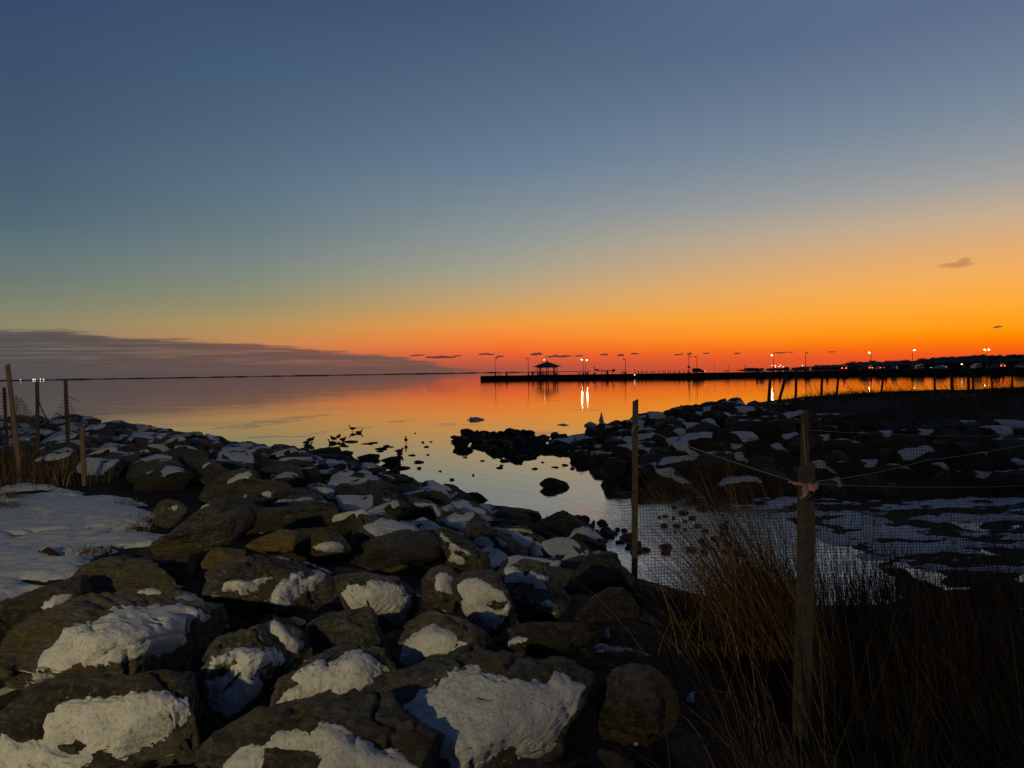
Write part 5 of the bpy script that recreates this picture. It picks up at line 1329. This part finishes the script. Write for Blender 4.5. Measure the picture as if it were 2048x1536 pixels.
for i, (px, py, w, h, lab) in enumerate(((972, 709, 16, 1.7, None), (1000, 713, 9, 1.5, None), (1073, 709, 12, 2.4, 'dark lens-shaped cloud up to the left of the gazebo'), (1120, 713, 24, 2.2, 'long dark cloud just right of the gazebo roof'), (1158, 712, 9, 1.4, None),
        (1209, 709.5, 8, 1.7, None), (1242, 711, 7, 2.0, None), (1269, 708, 8, 1.5, None), (1358, 709, 9, 1.4, None), (1379, 708, 5, 2.0, None),
        (1413, 707, 7, 1.2, None), (1475, 707, 6, 1.3, None), (1560, 706, 14, 1.2, None), (1581, 705, 5, 1.0, None), (1664, 704, 8, 0.9, None),
        (1995, 654, 8, 1.6, 'tiny dark cloud halfway up at the right edge'), (880, 715, 30, 2.2, 'long dark cloud at the end of the cloud bank'), (835, 711, 14, 1.3, None), (915, 712, 10, 1.1, None))):
    D_ = 9000.0; p = at(px, py, D_); sv, f = ico(4)
    k_ = np.array([w / F * D_, w / F * D_ * 0.6, h / F * D_ * 1.25])
    bump = 1 + 0.55 * fbm(sv * np.array([2.6, 2.6, 1.4]) + i * 7.3, 5, 500 + i, 0.62)
    v = sv * bump[:, None]
    v[:, 2] = np.where(v[:, 2] < 0, v[:, 2] * 0.55, v[:, 2])
    v = v * k_
    v[:, 2] += k_[2] * 0.7 * fbm(np.stack([v[:, 0] / k_[0] * 2.5, np.full(len(v), i * 3.1), np.zeros(len(v))], 1), 3, 540 + i) + (v[:, 0] / k_[0]) * k_[2] * 0.15
    o = thing('cloud', lab or CL_, 'cloud', p, 0, CG, smooth(mesh_np('cloud', v, f)), M['cloud'])
# ------------------------------------------------------------------ fences
def ribbon_lines(lines, nrm, width):
    """flat cords lying in the net's own plane"""
    V = []; Q = []; o = 0
    for ln in lines:
        ln = np.asarray(ln, float)
        if len(ln) < 2: continue
        t = np.gradient(ln, axis=0); t /= np.linalg.norm(t, axis=1, keepdims=True) + 1e-9
        s = np.cross(t, nrm); s /= np.linalg.norm(s, axis=1, keepdims=True) + 1e-9
        v = np.empty((len(ln) * 2, 3)); v[0::2] = ln - s * width / 2; v[1::2] = ln + s * width / 2
        i = np.arange(len(ln) - 1) * 2 + o
        Q.append(np.stack([i, i + 1, i + 3, i + 2], 1)); V.append(v); o += len(v)
    return mesh_np('netting', np.concatenate(V), np.concatenate(Q))

def net(corners_top, bottom_fun, cell, width, seed, keep=None, wob=0.02):
    """corners_top: list of 3-D points of the top edge; cords hang down to bottom_fun(x, y)"""
    P = np.array(corners_top, float)
    L_ = np.concatenate([[0], np.cumsum(np.hypot(np.diff(P[:, 0]), np.diff(P[:, 1])))])
    n = int(L_[-1] / cell) + 1; sarr = np.arange(n) * cell
    X = np.interp(sarr, L_, P[:, 0]); Y = np.interp(sarr, L_, P[:, 1]); Zt = np.interp(sarr, L_, P[:, 2])
    zmax = Zt.max(); zb = np.array([bottom_fun(x, y) for x, y in zip(X, Y)]); zmin = zb.min()
    rows = np.arange(zmax, zmin, -cell)
    G = np.zeros((n, len(rows), 3)); ok = np.zeros((n, len(rows)), bool)
    for j, z in enumerate(rows):
        G[:, j, 0] = X; G[:, j, 1] = Y; G[:, j, 2] = z; ok[:, j] = (z <= Zt) & (z >= zb)
    flat = G.reshape(-1, 3)
    w = np.stack([fbm(flat * 1.3, 3, seed), fbm(flat * 1.3 + 9, 3, seed + 1), fbm(flat * 1.3 + 19, 3, seed + 2)], 1)
    G = (flat + w * np.array([wob, wob * 3, wob])).reshape(G.shape)
    if keep is not None: ok &= keep(G)
    lines = []
    def runs(pts, m_):
        i = 0
        while i < len(m_):
            if m_[i]:
                k = i
                while k + 1 < len(m_) and m_[k + 1]: k += 1
                if k > i: lines.append(pts[i:k + 1])
                i = k + 1
            else: i += 1
    for i in range(n): runs(G[i], ok[i])
    for j in range(len(rows)): runs(G[:, j], ok[:, j])
    d = P[-1] - P[0]; nr = np.array([-d[1], d[0], 0]); nr /= np.linalg.norm(nr)
    return ribbon_lines(lines, nr, width)

def stake_mesh(base, top, w, taper=0.9, seed=0):
    b_ = np.array(base, float); t_ = np.array(top, float); n = 7
    ax = t_ - b_; rg_ = np.random.default_rng(seed); vs = []; fs = []
    for i in range(n):
        u = i / (n - 1); c = ax * u + rg_.normal(size=3) * w * 0.05 * (0 < i < n - 1)
        hw = w / 2 * (1 - (1 - taper) * u)
        ang = rg_.uniform(-0.02, 0.02) + 0.2
        for sx_, sy_ in ((-1, -1), (-0.85, -1.0), (1, -1), (1, 1), (-1, 1)):
            x = sx_ * hw; y = sy_ * hw
            vs.append((c[0] + x * math.cos(ang) - y * math.sin(ang), c[1] + x * math.sin(ang) + y * math.cos(ang), c[2] + (0.012 * sx_ if i == n - 1 else 0)))
    for i in range(n - 1):
        for k in range(5): fs.append((i * 5 + k, i * 5 + (k + 1) % 5, (i + 1) * 5 + (k + 1) % 5, (i + 1) * 5 + k))
    fs.append((4, 3, 2, 1, 0)); fs.append(tuple(range((n - 1) * 5, n * 5)))
    return MB().add(vs, fs).mesh('stake')
def stake(parent, px0, py0, px1, py1, d, w, mat, name='stake', bury=0.25, seed=0, d1=None):
    b_ = at(px0, py0, d); t_ = at(px1, py1, d1 or d)
    ax = (t_ - b_); b_ = b_ - ax / np.linalg.norm(ax) * bury
    return obj(name, stake_mesh(b_, t_, w, 0.92, seed), mat, parent, b_)

# left fence
lf = thing('netting_fence', 'sagging wire netting on five leaning wooden stakes at the left edge', 'fence', (0, 0, 0))
stake(lf, 40, 948, 15, 729, 12.9, 0.062, M['wood_pale'], seed=1)
stake(lf, 15, 900, 8, 775, 17.0, 0.055, M['wood_dark'], seed=2)
stake(lf, 76, 915, 74, 764, 15.5, 0.06, M['wood'], seed=3)
stake(lf, 138, 925, 131, 759, 16.0, 0.065, M['wood'], seed=4)
stake(lf, 168, 955, 164, 853, 12.4, 0.062, M['wood_pale'], seed=5)
def pt(px, py, d): return tuple(at(px, py, d))
def gz_(x, y): return float(ground([x], [y])[0]) + 0.02
obj('netting', net([pt(-60, 775, 13.5), pt(20, 785, 13.5), pt(45, 800, 14.4), pt(75, 838, 15.4)], lambda x, y: 2.35, 0.06, 0.008, 3, wob=0.05), M['wire'], lf)
obj('netting', net([pt(76, 812, 15.5), pt(95, 838, 15.6), pt(115, 812, 15.8), pt(133, 792, 16.0), pt(148, 820, 16.2), pt(160, 842, 16.3)], lambda x, y: 2.32, 0.06, 0.007, 4, wob=0.07), M['wire'], lf)
mb = MB(); mb.tube([pt(75, 795, 15.4), pt(85, 822, 15.5), pt(98, 845, 15.7)], 0.012, 5); mb.tube([pt(110, 826, 15.8), pt(135, 836, 15.9), pt(160, 850, 16)], 0.010, 5)
mb.tube([pt(134, 792, 15.9), pt(148, 798, 16.0), pt(158, 802, 16.1)], 0.006, 4)
mb.tube([pt(158, 845, 12.6), pt(168, 856, 12.5), pt(171, 880, 12.5), pt(168, 910, 12.5)], 0.012, 5); obj('wire', mb.mesh('wire'), M['wire'], lf)

# right-hand fence in front of the dry grass
rf = thing('netting_fence', 'fine black netting strung on a thin stake and thick post before the stream', 'fence', (0, 0, 0))
stake(rf, 1268, 1230, 1271, 801, 8.0, 0.052, M['wood'], bury=0.3, seed=11)
M['post'] = plain('grey weathered post', (0.085, 0.069, 0.043), 0.85, 0, 0.35, 26)
stake(rf, 1603, 1560, 1613, 930, 4.3, 0.074, M['post'], 'post', bury=0.9, seed=12)
b_ = at(1612, 1010, 4.37); t_ = at(1609, 824, 4.37); obj('stake', stake_mesh(b_, t_, 0.036, 0.95, 13), M['post'], rf, b_)
top_edge = [pt(1222, 978, 7.9), pt(1268, 984, 8.0), pt(1310, 955, 8.0), pt(1400, 885, 8.0), pt(1470, 872, 8.05), pt(1600, 868, 8.1), pt(1700, 880, 8.1), pt(1850, 872, 8.2), pt(2048, 868, 8.3), pt(2300, 868, 8.3)]
def keep_r(G):
    x, y, d = project(G.reshape(-1, 3)); x = x.reshape(G.shape[:2]); y = y.reshape(G.shape[:2])
    rag = 14 * fbm(np.stack([G[..., 0].ravel() * 7, G[..., 2].ravel() * 7, np.zeros(G[..., 0].size)], 1), 3, 66).reshape(x.shape)
    left_edge = 1222 + np.clip(y - 978, 0, 300) * 0.42 + rag
    return x > left_edge
obj('netting', net(top_edge, lambda x, y: 1.0, 0.034, 0.0040, 41, keep_r, 0.030), M['wire'], rf)
def string(pts, r=0.0022):
    mb = MB(); P = [np.array(p) for p in pts]; out = []
    for a, b2 in zip(P[:-1], P[1:]):
        for i in range(8): u = i / 8; out.append(a * (1 - u) + b2 * u - np.array([0, 0, 0.02 * 4 * u * (1 - u)]))
    out.append(P[-1]); mb.tube(out, r, 5); obj('string', mb.mesh('string'), M['string'], rf)
string([pt(1274, 851, 7.96), pt(1600, 967, 4.25)], 0.0030)
string([pt(1612, 967, 4.25), pt(2140, 968, 4.25)], 0.0022)
string([pt(1615, 964, 4.25), pt(1850, 921, 4.9), pt(2140, 868, 5.9)], 0.0024)
string([pt(1612, 860, 4.33), pt(2140, 869, 4.4)], 0.0018)
string([pt(1606, 848, 4.30), pt(1613, 930, 4.25)], 0.0025)
mb = MB(); mb.tube([pt(1264, 872, 7.93), pt(1270, 855, 7.93), pt(1275, 848, 7.94), pt(1268, 851, 7.92), pt(1262, 868, 7.9)], 0.004, 5); obj('knot', mb.mesh('knot'), M['string'], rf)
mb = MB(); mb.tube([pt(1224, 987, 7.95), pt(1245, 986, 7.95), pt(1268, 984, 7.95)], 0.006, 5); obj('wire', mb.mesh('wire'), M['wire'], rf)
# ribbon tied round the post
def cloth_strip(pts_l, pts_r, n=10):
    V = []; Fq = []
    Lp = np.array(pts_l); Rp = np.array(pts_r); m_ = len(Lp)
    tt = np.linspace(0, m_ - 1, n)
    for u in tt:
        i = min(int(u), m_ - 2); f_ = u - i
        a = Lp[i] * (1 - f_) + Lp[i + 1] * f_; b2 = Rp[i] * (1 - f_) + Rp[i + 1] * f_
        for w in (0, 0.33, 0.66, 1):
            p = a * (1 - w) + b2 * w; p = p + np.array([0, 0.012 * math.sin(w * 7 + u * 2.3), 0.004 * math.sin(u * 5)]); V.append(p)
    for i in range(n - 1):
        for k in range(3): Fq.append((i * 4 + k, i * 4 + k + 1, i * 4 + 5 + k, i * 4 + 4 + k))
    me = smooth(mesh_np('ribbon', np.array(V), np.array(Fq)))
    return me
def rib(l, r):
    o = obj('ribbon', cloth_strip([at(x, y, d) for x, y, d in l], [at(x, y, d) for x, y, d in r]), M['ribbon'], rf)
    sm_ = o.modifiers.new('thick', 'SOLIDIFY'); sm_.thickness = 0.002
rib([(1574, 964, 4.27), (1590, 964, 4.2), (1604, 966, 4.2), (1626, 968, 4.2)], [(1576, 966, 4.27), (1590, 969, 4.2), (1604, 971, 4.2), (1626, 974, 4.2)])
rib([(1616, 966, 4.19), (1628, 968, 4.17), (1636, 969, 4.17), (1638, 974, 4.18)], [(1612, 972, 4.19), (1618, 980, 4.16), (1627, 983, 4.15), (1634, 980, 4.17)])
rib([(1607, 968, 4.19), (1606, 978, 4.16), (1602, 990, 4.15), (1599, 998, 4.16)], [(1615, 970, 4.19), (1617, 980, 4.15), (1612, 990, 4.14), (1604, 999, 4.15)])

# fence along the crest of the jetty
cf = thing('netting_fence', 'row of leaning stakes with netting along the grassy jetty crest', 'fence', (0, 0, 0))
for i, (x0, y0, x1, y1, w, d) in enumerate(((1537, 797, 1541, 744, 6, 33), (1557, 797, 1572, 750, 6, 33), (1591, 795, 1593, 740, 5, 33), (1642, 792, 1645, 745, 5, 33), (1672, 792, 1677, 748, 4.5, 33), (1762, 786, 1767, 748, 4, 34), (1870, 785, 1869, 746, 4, 34),
        (1905, 784, 1903, 748, 5.5, 34), (1938, 783, 1936, 729, 5, 34), (1945, 783, 1947, 748, 4, 34), (1986, 780, 1982, 747, 3.5, 35), (2022, 780, 2026, 745, 3.5, 35))):
    stake(cf, x0, y0 + 10, x1, y1, d, w * 0.75 / F * d, M['wood_dark'], bury=0.5, seed=30 + i)
obj('netting', net([pt(1900, 757, 34.4), pt(1990, 759, 34.6), pt(2060, 756, 35)], lambda x, y: 2.4, 0.075, 0.012, 51, wob=0.03), M['wire'], cf)

# ------------------------------------------------------------------ dry grass
def grass_mat(name, c0, c1):
    m, nt, b = newmat(name); N = nt.nodes; L = nt.links
    g = N.new('ShaderNodeNewGeometry'); r = N.new('ShaderNodeValToRGB'); L.new(g.outputs['Random Per Island'], r.inputs[0])
    r.color_ramp.elements[0].color = c0 + (1,); r.color_ramp.elements[1].color = c1 + (1,)
    r.color_ramp.elements[0].position = 0.35
    r.color_ramp.elements[1].position = 0.9
    e_ = r.color_ramp.elements.new(0.97); e_.color = tuple(min(0.4, x * k_) for x, k_ in zip(c1, (1.5, 1.75, 2.2))) + (1,)
    L.new(r.outputs[0], b.inputs['Base Color']); b.inputs['Roughness'].default_value = 0.75; b.inputs['Specular IOR Level'].default_value = 0.15
    return m
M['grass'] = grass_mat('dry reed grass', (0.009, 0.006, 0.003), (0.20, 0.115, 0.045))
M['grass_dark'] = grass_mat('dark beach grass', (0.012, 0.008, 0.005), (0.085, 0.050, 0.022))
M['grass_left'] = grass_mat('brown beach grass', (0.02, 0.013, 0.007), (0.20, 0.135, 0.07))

def blades(bases, H, lean, leandir, width, droop, seed, nseg=5, spread=0.5):
    rg_ = np.random.default_rng(seed); n = len(bases)
    H = np.broadcast_to(H, n) * rg_.uniform(0.55, 1.1, n)
    a = leandir + rg_.normal(size=n) * spread
    ln = lean * rg_.uniform(0.2, 1.5, n)
    rnd_l = rg_.uniform(0, 2 * math.pi, n); rl = rg_.uniform(0, 0.18, n)
    dirx = np.cos(a) * ln + np.cos(rnd_l) * rl; diry = np.sin(a) * ln + np.sin(rnd_l) * rl
    face = rg_.uniform(-0.7, 0.7, n)
    dr = droop * rg_.uniform(0, 1.6, n)
    sxv = np.cos(face); syv = np.sin(face)
    W = width * rg_.uniform(0.5, 1.3, n)
    V = np.zeros((n, (nseg + 1) * 2, 3))
    for k in range(nseg + 1):
        u = k / nseg
        b2 = u + 0.9 * u * u
        x = bases[:, 0] + dirx * H * b2 * 0.55; y = bases[:, 1] + diry * H * b2 * 0.55
        z = bases[:, 2] + H * (u - dr * u ** 3)
        w = W * (1 - u) ** 0.6 * 0.5 + 0.0004
        V[:, 2 * k] = np.stack([x - sxv * w, y - syv * w, z], 1); V[:, 2 * k + 1] = np.stack([x + sxv * w, y + syv * w, z], 1)
    base = (np.arange(n) * (nseg + 1) * 2)[:, None]
    f = np.concatenate([np.stack([base + 2 * k, base + 2 * k + 1, base + 2 * k + 3, base + 2 * k + 2], 2).reshape(-1, 4) for k in range(nseg)])
    return V.reshape(-1, 3), f

def grow(name, parts, mat, label):
    V = []; Fq = []; o = 0
    for v, f in parts: V.append(v); Fq.append(f + o); o += len(v)
    return struct(name, mesh_np(name, np.concatenate(V), np.concatenate(Fq)), mat, label, 'stuff')

def bases_in(poly, n, seed, clump=0, sig=0.12):
    rg_ = np.random.default_rng(seed); poly = np.array(poly, float); x0, y0 = poly.min(0); x1, y1 = poly.max(0)
    out = []
    if clump:
        c = np.stack([rg_.uniform(x0, x1, clump * 6), rg_.uniform(y0, y1, clump * 6)], 1); c = c[poly_sd(c, poly) > 0][:clump]
        k = rg_.integers(0, len(c), n); p = c[k] + rg_.normal(size=(n, 2)) * sig
    else:
        p = np.stack([rg_.uniform(x0, x1, n * 3), rg_.uniform(y0, y1, n * 3)], 1); p = p[poly_sd(p, poly) > 0][:n]
    p = p[~((p[:, 0] > 1.0) & (p[:, 0] < 2.15) & (p[:, 1] > 3.1) & (p[:, 1] < 4.45) & (np.abs(p[:, 0] - p[:, 1] * 0.40) < 0.16))]   # trodden patch before the post
    z = ground(p[:, 0], p[:, 1]) - 0.04
    return np.stack([p[:, 0], p[:, 1], z], 1)

LEFTWARD = math.pi * 0.93
fore = [(0.95, 2.0), (1.05, 4.4), (1.3, 6.2), (2.0, 6.6), (8.5, 7.4), (8.0, 2.0)]
parts = [blades(bases_in(fore, 4600, 1, 170, 0.15), 0.95, 0.42, LEFTWARD, 0.0050, 0.30, 2, 6, spread=1.5),
         blades(bases_in(fore, 3200, 3), 0.6, 0.6, LEFTWARD, 0.0045, 0.3, 4, spread=1.4),
         blades(bases_in([(1.95, 4.9), (1.9, 6.0), (2.35, 6.1), (2.45, 5.0)], 1500, 5, 8, 0.12), 1.85, 0.48, LEFTWARD, 0.0050, 0.14, 6, 7, spread=0.75),
         blades(bases_in([(2.7, 4.5), (2.7, 7.0), (6.5, 7.5), (5, 4.0)], 700, 7, 60, 0.16), 1.5, 0.25, LEFTWARD, 0.0050, 0.12, 8, 6, spread=1.4),
         blades(bases_in([(0.55, 2.8), (0.7, 4.6), (1.2, 4.6), (1.2, 2.8)], 60, 9), 0.75, 0.9, LEFTWARD + 0.2, 0.0045, 0.25, 10, 6, spread=0.8)]
parts.append(blades(bases_in([(1.2, 7.4), (2.0, 9.4), (3.2, 10.7), (9.5, 10.3), (9.5, 7.2), (3, 6.6)], 3600, 11, 150, 0.16), 0.62, 0.35, LEFTWARD, 0.006, 0.25, 12, 4, spread=1.5))
parts.append(blades(bases_in([(4.5, 11.5), (4.5, 17.5), (18, 17.0), (18, 11.0)], 1500, 13, 90, 0.25), 0.55, 0.3, LEFTWARD, 0.008, 0.2, 14, 4, spread=1.8))
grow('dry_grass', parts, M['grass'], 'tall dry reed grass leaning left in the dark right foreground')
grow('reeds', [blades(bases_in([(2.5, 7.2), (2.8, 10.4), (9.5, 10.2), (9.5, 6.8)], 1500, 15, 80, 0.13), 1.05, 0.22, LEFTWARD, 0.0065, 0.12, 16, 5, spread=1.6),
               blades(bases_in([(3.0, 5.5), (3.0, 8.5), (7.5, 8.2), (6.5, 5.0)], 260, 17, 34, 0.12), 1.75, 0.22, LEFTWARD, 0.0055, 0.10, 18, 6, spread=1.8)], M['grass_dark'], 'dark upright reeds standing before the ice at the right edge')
crest = [(10.8, 26.5), (10.2, 31.5), (15, 34), (30, 37), (30, 23), (18, 23.2), (13.2, 24.0), (11.2, 25.6)]
parts = [blades(bases_in(crest, 12000, 21, 320, 0.45), 0.38, 0.45, LEFTWARD, 0.016, 0.2, 22, 3, spread=0.7),
         blades(bases_in([(11.5, 31.0), (11.6, 33.5), (16.0, 34.5), (23, 36), (27, 36), (27, 34), (16, 32)], 520, 23, 34, 0.30), 0.85, 0.5, LEFTWARD, 0.011, 0.1, 24, 4, spread=0.4)]
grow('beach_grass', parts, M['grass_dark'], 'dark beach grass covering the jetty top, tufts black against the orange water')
leftg = [(-13.5, 12.2), (-12.5, 17.5), (-9.8, 18.0), (-7.4, 13.6), (-6.9, 12.3), (-9, 12.0)]
parts = [blades(bases_in(leftg, 4200, 31, 130, 0.2), 0.5, 0.3, 0.5, 0.009, 0.25, 32, 4, spread=2.0),
         blades(bases_in([(-8.2, 10.4), (-8.2, 11.0), (-6.9, 11.0), (-6.6, 10.3)], 350, 33), 0.16, 0.6, 0.2, 0.008, 0.4, 34, 3, spread=2.0)]
grow('brown_grass', parts, M['grass_left'], 'short brown grass round the leaning stakes on the left')
tw = np.array([on_z(x, y, 1.78) for x, y in ((8, 992), (25, 996), (3, 1012), (18, 1016), (310, 1040), (335, 1050), (320, 1030), (250, 1012), (182, 1108), (285, 1060))])
bb = np.repeat(tw, 60, 0) + rng.normal(size=(len(tw) * 60, 3)) * np.array([0.10, 0.06, 0.0])
grow('grass_tufts', [blades(bb, 0.13, 0.8, 0.3, 0.006, 0.3, 36, 3, spread=2.5)], M['grass_left'], 'small brown tufts poking through the snow flat')

# ------------------------------------------------------------------ car-park lamp behind the photographer: the warm light on the boulders
lp = thing('street_lamp', 'tall street lamp behind the viewer casting warm light over the boulders', 'street lamp', (LAMP_POS[0], LAMP_POS[1], 1.6))
hh = LAMP_POS[2] - 1.6
mb = MB(); mb.tube([(-1.2, 0, 0), (-1.2, 0, hh * 0.6), (-1.2, 0, hh + 0.5), (-0.9, 0, hh + 0.75), (-0.2, 0, hh + 0.6)], [0.11, 0.09, 0.07, 0.05, 0.045], 10); obj('pole', mb.mesh('pole'), M['metal'], lp)
mb = MB(); mb.lathe([(0.08, 0.55), (0.2, 0.5), (0.36, 0.36), (0.36, 0.30)], 16, (0, 0, hh)); obj('lamp_head', mb.mesh('lamp_head'), M['metal'], lp)
mb = MB(); mb.lathe([(0.05, 0.05), (0.2, 0.09), (0.27, 0.2), (0.28, 0.29)], 16, (0, 0, hh)); obj('globe', mb.mesh('globe'), M['lamp_lit'], lp)
ld = bpy.data.lights.new('lamp_light', 'SPOT'); ld.spot_size = math.radians(74); ld.spot_blend = 0.75; ld.energy = LAMP_POWER; ld.color = (1.0, 0.79, 0.38); ld.shadow_soft_size = 0.10
lo = bpy.data.objects.new('lamp_light', ld); COL.objects.link(lo); lo.location = LAMP_POS
aim = Vector((-4.6, 9.0, 1.2)) - Vector(LAMP_POS); lo.rotation_euler = aim.to_track_quat('-Z', 'Y').to_euler()
lo.parent = lp; lo.location = (0, 0, hh)
